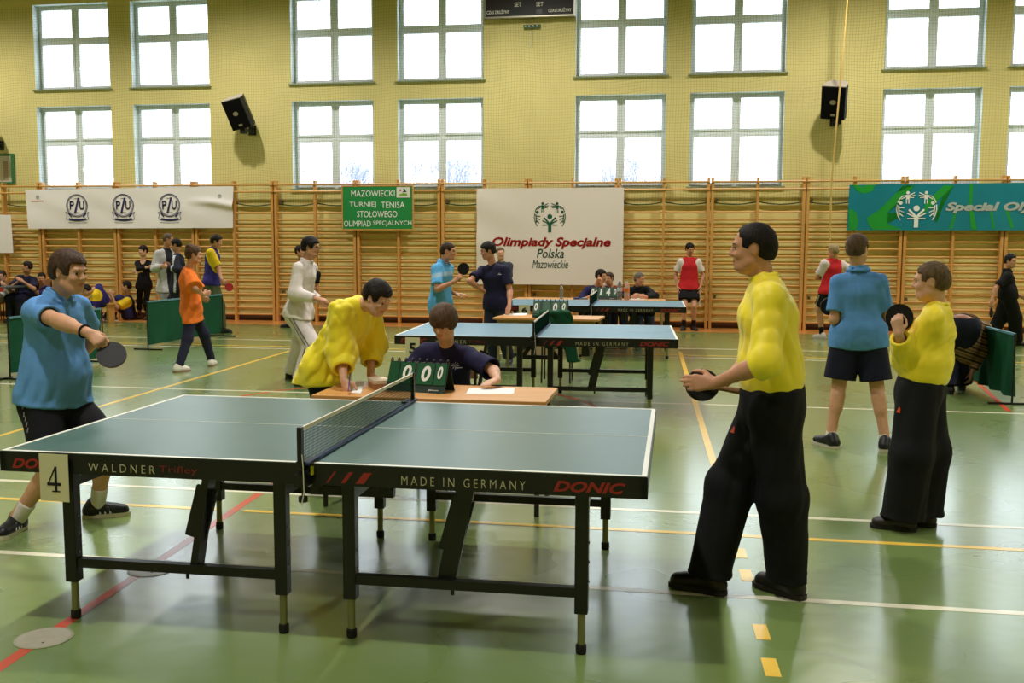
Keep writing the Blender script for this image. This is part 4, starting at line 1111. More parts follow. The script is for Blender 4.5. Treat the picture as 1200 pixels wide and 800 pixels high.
    if face:
        f.cap(hp_(.083, .034, .024), hp_(.088, -.034, .024), .011*S, .011*S, .02)
        for b in (-1, 1):
            f.ell(hp_(.092, b*.031, .004), Rh, (.014*S, .017*S, .011*S), .012, 'd')
            f.ell(hp_(.068, b*.036, -.026), Rh, (.022*S, .022*S, .018*S), .02)
        f.cap(hp_(.087, 0, .014), hp_(.107, 0, -.022), .0085*S, .0115*S, .010)
        for b in (-1, 1): f.ell(hp_(.096, b*.011, -.026), Rh, (.012*S, .009*S, .008*S), .006)
        f.ell(hp_(.084, 0, -.052), Rh, (.013*S, .026*S, .0085*S), .008); f.ell(hp_(.081, 0, -.064), Rh, (.013*S, .022*S, .008*S), .007)
        f.ell(hp_(.099, 0, -.058), Rh, (.012*S, .022*S, .0022*S), .004, 'd')
    for b in (-1, 1):
        ef = nrm(hf*.85+hl*b*-.25); R2 = (nrm(hf+hl*b*.35), nrm(hl*b-hf*.35), hu)
        f.ell(hp_(-.008, b*.075, -.006), R2, (.017*S, .009*S, .029*S), .006); f.ell(hp_(-.002, b*.084, -.004), R2, (.009*S, .006*S, .018*S), .005, 'd')
    sk = np.array(rgb(*skin)[:3])
    lipc = hp_(.095, 0, -.058)
    def tint(v):
        c = np.tile(sk, (len(v), 1)); q = v-lipc
        dl = np.sqrt(((q@hl)/.026)**2+((q@hu)/.0125)**2+((q@hf)/.03)**2)/S
        c = np.where((dl < 1)[:, None], sk*np.array([.82, .55, .52]), c)
        return c
    P = grid_mesh('person', f, skin_mat(skin), base, None, tint, label=label, cat='person', group=group)
    # eyes and brows
    if face and eyes:
        for b in (-1, 1):
            mb = MB(); c = hp_(.0745, b*.031, .003)-base; r = .0115*S
            prof = [(r*math.sin(t), -r*math.cos(t)) for t in np.linspace(.15, 3.0, 12)]
            mb.lathe(c, prof[:9], 14, hf); mb.m = 1; mb.lathe(c, [(q[0]+.0003, q[1]+.0003) for q in prof[8:]], 14, hf); mb.build('eye', [M_EYEW, M_EYED], P, smooth=True)
            mb = MB(); mb.tube([hp_(.0935, b*.014, .025)-base, hp_(.0955, b*.03, .029)-base, hp_(.084, b*.047, .026)-base], [.002*S, .0028*S, .0016*S], 6); mb.build('eyebrow', hair_mat(hair['color'] if hair else (60, 40, 30)), P)
    # hair
    if hair:
        hv = vox*.85 if vox < .009 else vox
        T = hair.get('thick', .014); g = Field(head-.19*S, head+.19*S, hv)
        fr, tp, nape, back = hair.get('front', .066), hair.get('temple', .02), hair.get('nape', -.055), hair.get('back', 0)
        g.ell(hp_(-.014, 0, .038), Rh, ((.0955+T+back)*S, (.0765+T)*S, (.0835+T)*S), 0)
        g.ell(hp_(-.035, 0, -.01), Rh, ((.078+T*.7)*S, (.066+T*.6)*S, (.075)*S), .03)
        if hair.get('bun'): g.ell(hp_(-.07, 0, .11), Rh, (.05*S, .05*S, .04*S), .02)
        if hair.get('pony'): g.cap(hp_(-.10, 0, .02), hp_(-.13, 0, -.12), .028*S, .015*S, .02)
        x, y, z = g.ax[0][:, None, None]-head[0], g.ax[1][None, :, None]-head[1], g.ax[2][None, None, :]-head[2]
        a = (x*hf[0]+y*hf[1]+z*hf[2])/S; b_ = (x*hl[0]+y*hl[1]+z*hl[2])/S; c = (x*hu[0]+y*hu[1]+z*hu[2])/S
        cr = hair.get('fringe', 0.0)
        # keep: above the brow line, or behind the temple and above the nape
        line = fr-.35*np.maximum(0, np.abs(b_)-.045)
        keep1 = np.minimum(c-line, hair.get('fm', .2)-a)
        keep2 = np.minimum(tp-a-.25*np.maximum(0, c-.02)*0, c-(nape+.55*np.maximum(0, a+.06)))
        keep3 = np.minimum(np.minimum(.055-a, c-(hair.get('side', -.012))), .5)
        keep = np.maximum(np.maximum(keep1, keep2), keep3 if hair.get('sideburn', 1) else -1)
        ear = np.sqrt(((a+.004)/.026)**2+((c+.006)/.036)**2)-1
        if not hair.get('ears_covered'): keep = np.minimum(keep, ear*.03)
        keep = keep+.0035*np.sin(a*210+b_*90)*np.sin(b_*170+c*60+1)
        g.F = np.maximum(g.F, (-keep*S).astype(np.float32))
        g.folds(hair.get('rough', .005), 55, 5+seed, (.3, .2, .6), .6, .6)
        grid_mesh('hair', g, hair_mat(hair['color']), base, P)
        if hair.get('cap'): pass
    # bottoms
    if bottom:
        g = Field(pts.min(0)-.24, np.maximum(pts.max(0), 0)-0+.05, vox); c = bottom; lo = c.get('loose', .02)*s; ln = c['len']; sop = []
        wt = pel+up*c.get('rise', .10)*s
        g.ecap(wt, pel-V(0, 0, .04)*s, (.148*B*s+lo*.15+belly*.2), (.164*B*s+lo*.35), lfp, 1.3 if belly < .02 else 1.15, .03, cuts=((wt, up),))
        g.ecap(pel-up*.035*s, pel+up*.02*s, .172*B*s+lo*.3, .172*B*s+lo*.3, lfp, 1.28, .03, cuts=((wt, up),))
        if belly: g.ell(pel+up*.05*s+fwd*.03*s, (lft, fwd, up), (.165*s*B, .12*s*B+belly*.8, .12*s), .05, cuts=((wt, up),))
        for i in (0, 1):
            if ('kn', i) not in J: continue
            h_, k_, a_ = J['hip', i], J['kn', i], J['an', i]
            if ln <= 1:
                e = h_+(k_-h_)*ln; n_ = nrm(k_-h_)
                r0_, r1_ = .086*B*s+lo*.6, (.066*B+.01)*s+lo*c.get('flare', 1.5)
                g.cap(h_+V(0, 0, .01), k_, r0_, r1_, .04, cuts=((e, n_),)); sop.append((e-n_*.03, e+n_*.08, r0_+(r1_-r0_)*ln-.017))
            else:
                g.cap(h_, k_, .086*B*s+lo*.7, .062*B*s+lo*1.0, .04)
                e = k_+(a_-k_)*(ln-1); n_ = nrm(a_-k_)*.6+V(0, 0, -.6); n_ = nrm(n_)
                g.cap(k_, a_+(a_-k_)*.1, .062*B*s+lo*1.0, .045*s+lo*c.get('flare', 1.2), .04, cuts=((e, n_),))
                if c.get('bunch'): g.ell(a_+V(0, 0, .0), (fdir(feet[i][1]), ldir(feet[i][1]), V(0, 0, 1)), ((.055*s+lo*1.1), .05*s+lo, .035), .03, cuts=((e, n_),))
        g.folds(c.get('fold', .006), c.get('freq', 32), seed*7+3, (.12, .1, 1), fade=[(q[0]*.73+q[1]*.27, q[1]-q[0]) for q in sop])
        for q in (sop if vox < .0087 else ()): g.cap(q[0], q[1], q[2]*.97, q[2], .004, 'd')
        if c.get('col'): pass
        g.cut(V(0, 0, .012), V(0, 0, -1))
        bo = grid_mesh(c.get('name', 'trousers'), g, cloth_mat(c['color']), base, P, attr=None)
        if c.get('stripe') is not None:
            for i in (0, 1):
                if ('kn', i) not in J: continue
                sd = lfp*(1 if i == 0 else -1); mb = MB()
                for dd in c.get('stripe_off', (-.022, .022)):
                    q = []
                    for P0, P1, r0, r1 in ((J['hip', i], J['kn', i], .090*B*s+lo, .062*B*s+lo*1.1),)+(((J['kn', i], J['an', i], .062*B*s+lo*1.1, .045*s+lo*c.get('flare', 1.2)),) if ln > 1 else ()):
                        for t in np.linspace(0.1, 1, 9): q.append(P0+(P1-P0)*t+sd*(r0+(r1-r0)*t+.003)+fwp*dd-base)
                    mb.tube(q, .006 if ln > 1 else .010, 5, flat=.6)
                mb.build('side_stripe', cloth_mat(c['stripe']), bo)
    # top
    if top:
        for ti, c in enumerate(top if isinstance(top, (list, tuple)) else [top]):
            g = Field(pts.min(0)-.24, pts.max(0)+.2, vox); opens = []; lo = c.get('loose', .018)*s; sl = c.get('sleeve', .7); hem = c.get('hem', .12)*s
            hp0 = pel-up*hem; hn = -up+fwd*c.get('hemtilt', 0); tuck = c.get('tuck', 0)
            rb = (.150 if tuck else .160)*s*B+lo*1.1+belly*.2
            kd2 = 1.38 if belly < .02 else 1.16
            if 'hemz' in c: hn = V(0, 0, -1); hp0 = V(hp0[0], hp0[1], c['hemz'])
            cuts = ((hp0, nrm(hn)),)
            if not tuck and bottom:
                lb_ = bottom.get('loose', .02)*s; wt = pel+up*bottom.get('rise', .10)*s
                g.ecap(wt, pel-V(0, 0, .04)*s, .148*B*s+lb_*.15+belly*.2+.016, .164*B*s+lb_*.35+.016, lfp, 1.3 if belly < .02 else 1.15, .03, cuts=cuts)
                g.ecap(pel-up*.035*s, pel+up*.02*s, .172*B*s+lb_*.3+.016, .172*B*s+lb_*.3+.016, lfp, 1.25, .03, cuts=cuts)
                for i in (0, 1):
                    if ('kn', i) in J: g.cap(J['hip', i]+V(0, 0, .01), J['kn', i], .086*B*s+lb_*.7+.016, .062*B*s+lb_*1.2+.014, .05, cuts=cuts)
            g.ecap(chest, hp0-up*.05, .150*s*B*(.6+.4*sw)+lo*.7, rb*(.95 if tuck else 1.0), lft, kd2, .03, cuts=cuts)
            g.ecap(chest, neck-up*.088*s, .150*s*B*(.6+.4*sw)+lo*.7, .116*s*B+lo*.2, lft, 1.42, .05)
            if belly: g.ell(waist+fwd*.05*s+up*.02*s, (lft, fwd, up), (.155*s*B+lo, .105*s*B+belly+lo, .18*s), .08, cuts=cuts)
            if tuck: g.ecap(pel+up*.16*s, pel+up*.11*s, rb+tuck, rb+tuck*.9, lft, kd2, .06, cuts=cuts)
            for i in (0, 1):
                g.cap(neck-up*.040*s, J['sh', i], .050*s+lo*.15, .054*s*B+lo*.35, .05)
                if ('el', i) not in J or sl <= 0: continue
                a_, e_, w_ = J['sh', i], J['el', i], J['wr', i]; sr = c.get('sr', 1.0)
                ra_, re_ = .052*s*B+lo*.45, (.046*s*B+lo*1.1)*sr
                if sl <= 1:
                    q = a_+(e_-a_)*sl; n_ = nrm(e_-a_); g.cap(a_, e_, ra_, re_*1.05, .045, cuts=((q, n_),)); rq = ra_+(re_*1.05-ra_)*sl
                else:
                    q = e_+(w_-e_)*(sl-1); n_ = nrm(w_-e_); rw_ = (.036*s+lo*.45) if sl > 1.6 and not c.get('wide') else (.034*s+lo*1.0)*sr
                    g.cap(a_, e_, ra_, re_, .045, cuts=((q, n_),) if (a_-q)@n_ < -.01 else ()); g.cap(e_, w_+(w_-e_)*.1, re_, rw_, .03, cuts=((q, n_),)); rq = re_+(rw_-re_)*(sl-1)
                opens.append((q-n_*.03, q+n_*.06, max(rq-.015, .02)))
            opens.append('hem')
            # neck opening
            nk = nrm(head-neck)
            g.cap(neck+nk*.04*s+fwd*.016*s, neck+nk*.13*s+fwd*.02*s, .045*s, .068*s, .008, 'd')
            if c.get('vneck'): g.cap(neck+fwd*.06*s, neck-up*.10*s+fwd*.12*s, .045*s, .012*s, .01, 'd')
            if c.get('scoop'): g.cap(neck+fwd*.05*s-up*.0, neck-up*.05*s+fwd*.10*s, .075*s, .06*s, .01, 'd')
            if c.get('collar'):
                for j in range(16):
                    t0, t1 = 2*math.pi*j/16, 2*math.pi*(j+1)/16
                    R_ = .064*s; cc = neck+nk*.024*s+fwd*.006
                    pa, pb = [cc+(lft*math.cos(t)+fwd*math.sin(t))*R_+up*(.012-.03*max(0, math.sin(t)))*s*1.2 for t in (t0, t1)]
                    if abs((t0+t1)/2-math.pi/2) < .25: continue
                    g.cap(pa, pb, .013*s, .013*s, .008)
                    oa, ob = [cc+(lft*math.cos(t)+fwd*math.sin(t))*(R_+.018*s)+up*(-.008-.035*max(0, math.sin(t)))*s*1.2 for t in (t0, t1)]
                    g.cap(oa, ob, .012*s, .012*s, .008)
            if c.get('stand'):
                cc = neck+nk*.015*s
                for j in range(16):
                    t0, t1 = 2*math.pi*j/16, 2*math.pi*(j+1)/16
                    pa, pb = [cc+(lft*math.cos(t)+fwd*math.sin(t))*.060*s-up*.015*max(0, math.sin(t)) for t in (t0, t1)]
                    g.cap(pa, pb, c['stand']*s, c['stand']*s, .008)
            FD = dict(fade=[(hp0, hn)]+[(q[0]*.67+q[1]*.33, q[1]-q[0]) for q in opens if q != 'hem'])
            if vox < .0092: g.folds(c.get('fold', .006)*.45, 32, seed*17+5, up+.75*fwd+.2*lft, 1.4, .45, **FD)
            g.folds(c.get('fold', .006)*(1.9 if c.get('kind') == 'satin' else 1.4), c.get('freq', 26), seed*13+1+ti, (up+.25*fwd+.1*lft) if not c.get('fdir') else np.array(c['fdir']), fade=[(hp0, hn)]+[(q[0]*.67+q[1]*.33, q[1]-q[0]) for q in opens if q != 'hem'])
            for q in opens:
                if vox > .0087: break
                if q == 'hem':
                    if not tuck: g.ecap(hp0+up*.03, hp0-up*.10, rb-.022, rb-.020, lft, kd2, .004, 'd')
                else: g.cap(q[0], q[1], q[2]*.96, q[2], .004, 'd')
            g.cut(V(0, 0, .012), V(0, 0, -1))
            col = c['color']; af = None
            if c.get('cfun'):
                cf = c['cfun']; fr_ = dict(neck=neck, pel=pel, up=up, lft=lft, fwd=fwd, J=J, s=s)
                af = lambda v: cf(v, fr_)
                m = mat('garment_%d' % (len(bpy.data.materials)), col, .75, .2, attr=True, bump=.1, bscale=260)
            else: m = cloth_mat(col, c.get('kind', 'cotton'))
            grid_mesh(c.get('name', 'shirt'), g, m, base, P, attr=af)
    # socks and shoes
    for i in (0, 1):
        if feet and feet[i] is not None and shoes:
            p0 = np.array(feet[i][0], float); fd = fdir(feet[i][1]); ld = ldir(feet[i][1]); pit = math.radians(feet[i][2] if len(feet[i]) > 2 else 0)
            toe_up = math.tan(pit)
            def Q(a, b, z): return p0+fd*a*s+ld*b*s+V(0, 0, z*s+(a-.16)*s*-toe_up if pit else z*s)
            if shoes.get('sock'):
                a_ = J['an', i]; k_ = J['kn', i]; g = Field(np.minimum(a_, a_+(k_-a_)*.6)-.1, np.maximum(a_, k_)+.1, vox)
                q = a_+(k_-a_)*shoes.get('sockh', .25)
                g.cap(a_-V(0, 0, .02), a_+(k_-a_)*.6, .042*s*B**.5, .05*s*B, .02, cuts=((q, nrm(k_-a_)),)); g.folds(.002, 60, 9)
                grid_mesh('sock', g, cloth_mat(shoes['sock']), base, P)
            g = Field(p0-.28, p0+.28, min(vox, .009))
            g.cap(Q(-.045, 0, .045), Q(.15, .004*(1 if i else -1), .034), .041*s, .040*s, .03); g.cap(Q(-.035, 0, .05), Q(-.02, 0, .088), .044*s, .045*s, .03); g.cap(Q(.0, 0, .07), Q(.10, 0, .045), .036*s, .032*s, .03)
            g.folds(.0015, 50, 4)
            n_ = nrm(V(0, 0, -1)-fd*toe_up)
            g.cut(Q(0, 0, .014), n_)
            sh = grid_mesh('shoe', g, mat('shoe_%d_%d_%d' % shoes['color'], shoes['color'], .45, .4), base, P)
            b = MB(); ol = [(-.092, .0), (-.085, .028), (-.05, .042), (.03, .040), (.11, .046), (.16, .044), (.192, .024), (.198, 0)]
            ol = ol+[(x, -y) for x, y in ol[-2:0:-1]]
            b.prism([Vector(Q(x, y, .001)-base) for x, y in ol][::-1], Vector(-n_*.024*s)); b.build('sole', mat('sole_%d_%d_%d' % shoes.get('sole', (30, 30, 30)), shoes.get('sole', (30, 30, 30)), .6), sh)
            if shoes.get('stripes'):
                b = MB()
                for sg in (-1, 1):
                    for q in range(3):
                        b.bar(Vector(Q(.02+.03*q, sg*.046, .028)-base), Vector(Q(.0+.03*q, sg*.034, .070)-base), .004, .011)
                b.build('shoe_stripe', cloth_mat((220, 216, 206)), sh)
            if shoes.get('lace'):
                b = MB()
                for q in range(4): b.bar(Vector(Q(.035+.022*q, -.022, .092-.010*q)-base), Vector(Q(.035+.022*q, .022, .092-.010*q)-base), .008, .006)
                b.build('lace', cloth_mat(shoes['lace']), sh)
    return P, J, gripc

def surf(o, x, y):
    """the point of a mesh that shows at pixel x, y, and its normal"""
    me = o.data; n = len(me.vertices); co = np.empty(n*3, np.float32); me.vertices.foreach_get('co', co); co = co.reshape(-1, 3)
    q = o
    while q is not None: co = co+np.array(q.location); q = q.parent
    nr = np.empty(n*3, np.float32); me.vertex_normals.foreach_get('vector', nr); nr = nr.reshape(-1, 3)
    d = co-CAM; z = d@FW; px = 600+FPX*(d@RX)/z; py = 400-FPX*(d@UX)/z
    e = np.hypot(px-x, py-y); m = np.nonzero(e < max(3.0, e.min()+1.0))[0]
    i = m[np.argmin(z[m])]; return co[i].astype(float), nrm(nr[i].astype(float))
def part_of(root, name):
    return next(c for c in root.children if c.name.split('.')[0] == name)
def world(o):
    p = np.zeros(3)
    while o is not None: p = p+np.array(o.location); o = o.parent
    return p
def patch(o, x, y, poly, m, name, ang=0.0, label=None):
    """a small print or badge lying on the cloth at pixel x, y; poly: list of outlines in metres"""
    p, n = surf(o, x, y); up = V(0, 0, 1); r = nrm(np.cross(up, n)); u = np.cross(n, r); b = MB(); off = p-world(o)+n*.002
    for pl in poly: b.prism([Vector(off+r*a*1.0+u*c) for a, c in pl], n*.002)
    q = b.build(name, m, o, label=label); return q
M_BLADE = mat('paddle_wood', (128, 92, 56), .5)
def paddle(c, n, d, label, red=False, back_red=True, s=1.0, grip=None, off=.12):
    """c: middle of the blade; n: normal of the rubber; d: from handle to tip"""
    if grip is not None: c = np.array(grip)+nrm(np.array(d, float))*off
    c = np.array(c, float); d = nrm(np.array(d, float)); n = np.array(n, float); n = nrm(n-d*(n@d)); t = np.cross(n, d)
    o = thing('table_tennis_paddle', label, 'paddle', tuple(c), group='table tennis paddles')
    def outline(r): return [Vector(t*(.075*r*math.sin(a))+d*(.079*r*math.cos(a)))*s for a in np.linspace(0, 2*math.pi, 29)[:-1]]
    b = MB(); b.prism([v-Vector(n*.003*s) for v in outline(1)], n*.006*s); b.build('blade', M_BLADE, o)
    R = mat('rubber_red', (190, 44, 52), .55); K = mat('rubber_dark', (14, 14, 15), .55, .3)
    b = MB(); b.prism([v+Vector(n*.003*s) for v in outline(.985)], n*.004*s); b.build('rubber', R if red else K, o)
    b = MB(); b.prism([v-Vector(n*.007*s) for v in outline(.985)], n*.004*s); b.build('rubber', K if red else (R if back_red else K), o)
    b = MB(); b.tube([Vector(-d*.068)*s, Vector(-d*.10)*s, Vector(-d*.17)*s], [.013*s, .012*s, .015*s], 8); b.build('handle', M_BLADE, o)
    return o
# ------------------------------------------------------------------ the people in the hall
def P(x, y, Y): return onY(x, y, Y)
def FT(hx, hy, tx, ty, s=1.0):
    a, b = at(hx, hy), at(tx, ty); d = nrm(b-a)
    return (tuple(a+d*.092*s), math.degrees(math.atan2(d[1], d[0])), 0)
def FL(x, y, yaw, z=0.0, pit=0): return ((x, y, z), yaw, pit)
def seg_dist(v, a, b):
    ab = b-a; t = np.clip(((v-a)@ab)/(ab@ab), 0.0, 1); return np.linalg.norm(v-a-t[:, None]*ab, axis=1), t
def vest(body, side, lim=.10, piping=None):
    """sleeves of another colour than the trunk"""
    def fn(v, f):
        c = np.tile(np.array(rgb(*body)[:3]), (len(v), 1))
        for i in (0, 1):
            if ('el', i) not in f['J']: continue
            d, t = seg_dist(v, f['J']['sh', i]+f['lft']*(.012 if i == 0 else -.012)-f['up']*.02, f['J']['el', i]); c[(d < lim*f['s'])] = rgb(*side)[:3]
        return c
    return fn
YELLOW = (252, 228, 44); BLUEP = (98, 150, 208); NAVY = (34, 34, 62); BLACK = (20, 20, 22)
DARKH = (38, 30, 25); BROWNH = (74, 56, 42)
SKA, SKB, SKC = (204, 152, 118), (196, 140, 108), (214, 164, 134)

# 1 right-hand player, yellow shirt
_, J, g = person('tall player in yellow shirt and black trousers at the right end of the nearest table', 1.76, 180, P(905, 466, 4.68), P(897, 325, 4.68), P(882, 291.5, 4.68), 180, 2,
    feet=[FT(943, 704, 889, 686), FT(852, 698, 794, 687)], knees=[(917, 588), (845, 588)],
    arms=[(P(838, 449, 4.50), (0, -.3, -1), (895, 424)), (P(846, 450, 4.74), (0, .3, -1), None)],
    hands=[dict(d=(-1, .15, -.02), pn=(-.2, .95, -.2), curl=.38, thumb=.2), dict(d=(-1, -.25, -.1), pn=(.0, -1, .2), curl=.8, thumb=.6)],
    skin=SKB, hs=.97, hair=dict(color=(34, 27, 24), thick=.009, fm=.066, front=.058, temple=.012, nape=-.058, rough=.003, side=-.004),
    top=dict(color=YELLOW, loose=.034, sleeve=1.16, sr=.82, hem=-.06, fold=.0065, freq=40, kind='satin', stand=.009, tuck=.008),
    bottom=dict(color=BLACK, len=1.97, loose=.046, flare=1.15, fold=.012, freq=30, rise=.12, bunch=1), shoes=dict(color=(26, 22, 20), sole=(34, 30, 28), lace=(60, 54, 50)), vox=.0068, seed=42)
paddle(P(823, 451, 4.60), (.15, -1, .25), (-1, .2, .12), 'black table tennis paddle in the hands of the tall player in yellow', back_red=True)

M_TAG = mat('orange_tag', (222, 86, 48), .5)
patch(part_of(_, 'trousers'), 857, 503, [[(-.016, -.014), (.016, -.014), (.008, .012), (-.002, .018)]], M_TAG, 'badge', label='small orange badge on the trouser leg')
# 2 left-hand player, blue polo shirt
_, J, g = person('stout player in blue polo shirt at the left end of the nearest table', 1.66, -14, P(60, 464, 5.2), P(68, 346, 5.18), P(81, 319, 5.13), -10, 7,
    feet=[FT(95, 607, 133, 604), FT(29, 617, 3, 631)], arms=[(P(78, 432, 5.42), (.3, 1, 0), None), (P(104, 390, 4.80), (0, -1, 0), (44, 364))],
    hands=[dict(curl=.5), dict(d=(.8, -.1, -.5), pn=(.2, .5, -.6), curl=1.1, thumb=.7)], build=1.10, belly=.02, sw=.94, skin=SKA, hs=1.06,
    hair=dict(color=(84, 60, 46), thick=.016, front=.060, temple=.018, nape=-.05, rough=.005), 
    top=dict(color=BLUEP, loose=.020, sleeve=.62, hem=.015, fold=.010, freq=36, collar=1, hemtilt=.0), bottom=dict(name='shorts', color=(20, 20, 24), len=.95, loose=.03, fold=.007, freq=30, flare=1.2),
    shoes=dict(color=(22, 22, 26), sole=(206, 198, 172), stripes=1, sock=(222, 212, 208), sockh=.32, lace=(40, 40, 44)), vox=.0075, seed=3)
_b = np.array(_.location); _w = J['wr', 1]; _e = nrm(J['wr', 1]-J['el', 1]); _u = nrm(np.cross(_e, V(0, 0, 1))); _v = np.cross(_e, _u)
b = MB(); b.tube([Vector(_w-_e*.035-_b+(_u*math.cos(t)+_v*math.sin(t))*.0345) for t in np.linspace(0, 2*math.pi, 21)], .0055, 6, cap=False); b.build('wristband', cloth_mat((24, 26, 34)), _)
_s = part_of(_, 'shorts')
for _y0 in (478, 484, 490, 496, 502): patch(_s, 25+(_y0-478)*.25, _y0, [[(-.003, -.014), (.003, -.014), (.003, .014), (-.003, .014)]], cloth_mat((150, 146, 140)), 'zip')
patch(_s, 84, 470, [[(-.006, -.012), (.006, -.012), (.006, .012), (-.006, .012)]], cloth_mat((214, 208, 200)), 'cord')
paddle(P(124, 405, 4.76), (.35, -.75, .5), (.75, -.15, -.62), 'dark table tennis paddle swung by the stout player in blue', grip=g[1], off=.085)

# 3 boy in yellow on the right, seen from behind his shoulder
_, J, g = person('boy in yellow shirt and wide black trousers holding a paddle to his chest', 1.57, 160, P(1079, 452, 6.07), P(1101, 357, 6.05), P(1090.5, 330, 6.04), 168, 4,
    feet=[FT(1077, 623, 1021, 617), FT(1100, 618, 1060, 613)], knees=[(1068, 540), (1092, 540)], arms=[(P(1053, 391, 5.84), (0, -.4, -1), (1060, 420)), (P(1060, 388, 6.10), (-.6, .2, -1), None)],
    hands=[dict(d=(-.15, .1, 1), pn=(.3, .8, .1), curl=.95, thumb=.6), dict(d=(-.3, -.2, 1), pn=(0, -1, 0), curl=.8)], skin=SKC,
    hair=dict(color=(116, 92, 66), thick=.010, fm=.074, front=.060, temple=.014, nape=-.06, rough=.003),
    top=dict(color=YELLOW, loose=.036, sleeve=1.85, sr=1.15, hem=-.055, fold=.011, freq=40, kind='satin', stand=.010, tuck=.03), bottom=dict(color=BLACK, len=1.98, loose=.066, flare=1.2, fold=.010, freq=30, bunch=1, rise=.10),
    shoes=dict(color=(44, 38, 34), sole=(30, 28, 26)), vox=.0075, seed=4, sw=.95)
paddle(P(1054, 372, 5.9), (-.25, -1, .1), (-.05, .1, 1), 'black table tennis paddle held up by the boy in yellow on the right', back_red=True)

patch(part_of(_, 'trousers'), 1051, 481, [[(-.014, -.016), (.014, -.016), (.010, .010), (.0, .018)]], M_TAG, 'badge', label='small orange badge on the trouser leg')
# 4 player in blue polo seen from the back
_, J, g = person('player in blue polo shirt and dark shorts standing with his back to the camera', 1.77, 84, P(1006, 389, 8.44), P(1006, 318, 8.42), P(1005, 291.5, 8.42), 55, 0,
    feet=[FL(*at(973, 524)[:2], 125), FL(*at(1037, 528)[:2], 72)], knees=[(981, 470), (1029, 470)],
    arms=[(P(990, 363, 8.62), (-.4, -.6, -.4), (979, 362)), (P(1031, 376, 8.70), (.4, -.4, -.3), (1037, 362))], hands=[dict(d=(-.9, .1, 0), pn=(0, -1, 0), curl=1.1), dict(curl=.6)], skin=SKA,
    hair=dict(color=(104, 80, 60), thick=.013, front=.062, temple=.010, nape=-.058, rough=.004),
    sw=.90, top=dict(color=(92, 146, 206), loose=.020, sleeve=.78, sr=1.05, hem=.115, fold=.008, freq=36, collar=1), bottom=dict(name='shorts', color=(26, 27, 44), len=.86, loose=.040, flare=1.3, fold=.006, freq=30),
    shoes=dict(color=(24, 24, 28), sole=(200, 190, 170), sock=(226, 220, 212), sockh=.12), vox=.0085, seed=5, face=True, eyes=False)
paddle(P(972.5, 359, 8.60), (-.15, -1, 0), (-1, 0, .1), 'black table tennis paddle beside the hip of the player seen from the back')

# 5 boy leaning over the desk
_, J, g = person('boy in wide yellow shirt leaning over the desk behind the nearest table', 1.60, -18, P(382, 428, 6.40), P(424, 353, 6.28), P(442, 349, 6.2), -22, 30,
    feet=[FL(*at(392, 556)[:2], -15), FL(*at(372, 566)[:2], -10)], arms=[(P(434, 440, 6.42), (.1, .5, -.2), (436, 418)), (P(403, 445, 6.02), (-.2, -.5, 0), (400, 416))],
    hands=[dict(d=(.8, -.3, -.22), pn=(-.2, 0, -1), curl=.25), dict(d=(.35, -.35, -.8), pn=(.6, .5, -.3), curl=.85, thumb=.6)], skin=SKC, sphi=-24,
    hair=dict(color=(36, 28, 24), thick=.015, front=.056, temple=.018, nape=-.05, rough=.006),
    top=dict(color=(250, 228, 40), loose=.034, sleeve=1.62, sr=1.35, hem=.16, hemz=.70, fold=.011, freq=40, kind='satin', stand=.008), bottom=dict(color=(16, 16, 18), len=1.97, loose=.03, fold=.006),
    shoes=dict(color=(176, 160, 130), sole=(210, 200, 180)), vox=.0085, seed=6)
MB().cyl(tuple(at(408, 462, .72)+V(0, 0, .02)), tuple(at(411, 452, .72)+V(0, 0, .10)), .004, 6).build('pen', mat('pen_blue', (50, 60, 120), .3), label='thin blue pen in the right hand of the leaning boy in yellow', cat='pen')

# 6 boy seated at the scoreboard
_, J, g = person('dark-haired boy in navy shirt sitting behind the flip scoreboard', 1.62, -92, V(*P(526, 470, 6.86)[:2], .50), P(523, 403, 6.70), P(520, 378, 6.58), -106, 26,
    feet=[FL(*at(560, 574)[:2], -85), FL(*at(516, 574)[:2], -95)], arms=[(P(583, 445, 6.33), (.6, .3, -.4), (584, 436)), (P(478, 449, 6.42), (-.6, .3, -.4), None)],
    hands=[dict(d=(-.45, -.9, -.10), pn=(0, -.05, -1), curl=.10, thumb=.0), dict(d=(.3, -.9, -.1), pn=(0, 0, -1), curl=.2)], skin=SKC, sw=.98,
    hair=dict(color=(98, 74, 54), thick=.026, front=.012, temple=.03, nape=-.075, rough=.006, side=-.06, ears_covered=1),
    top=dict(color=(30, 28, 60), loose=.028, sleeve=.92, sr=1.12, hem=.06, fold=.009, freq=36), bottom=dict(color=(30, 32, 46), len=1.95, loose=.02), shoes=dict(color=(190, 182, 170), sole=(220, 214, 200)), vox=.0085, seed=7)
_star = [[(-.004+.0*k, -.002), (.026*math.cos(k*.785)-.002*math.sin(k*.785), .026*math.sin(k*.785)+.002*math.cos(k*.785)), (.026*math.cos(k*.785)+.002*math.sin(k*.785), .026*math.sin(k*.785)-.002*math.cos(k*.785))] for k in range(8)]+[[(.0, -.016), (.05, -.016), (.05, -.011), (.0, -.011)]]
patch(part_of(_, 'shirt'), 536, 430, _star, cloth_mat((190, 190, 196)), 'emblem', label='small white starburst emblem on the chest')

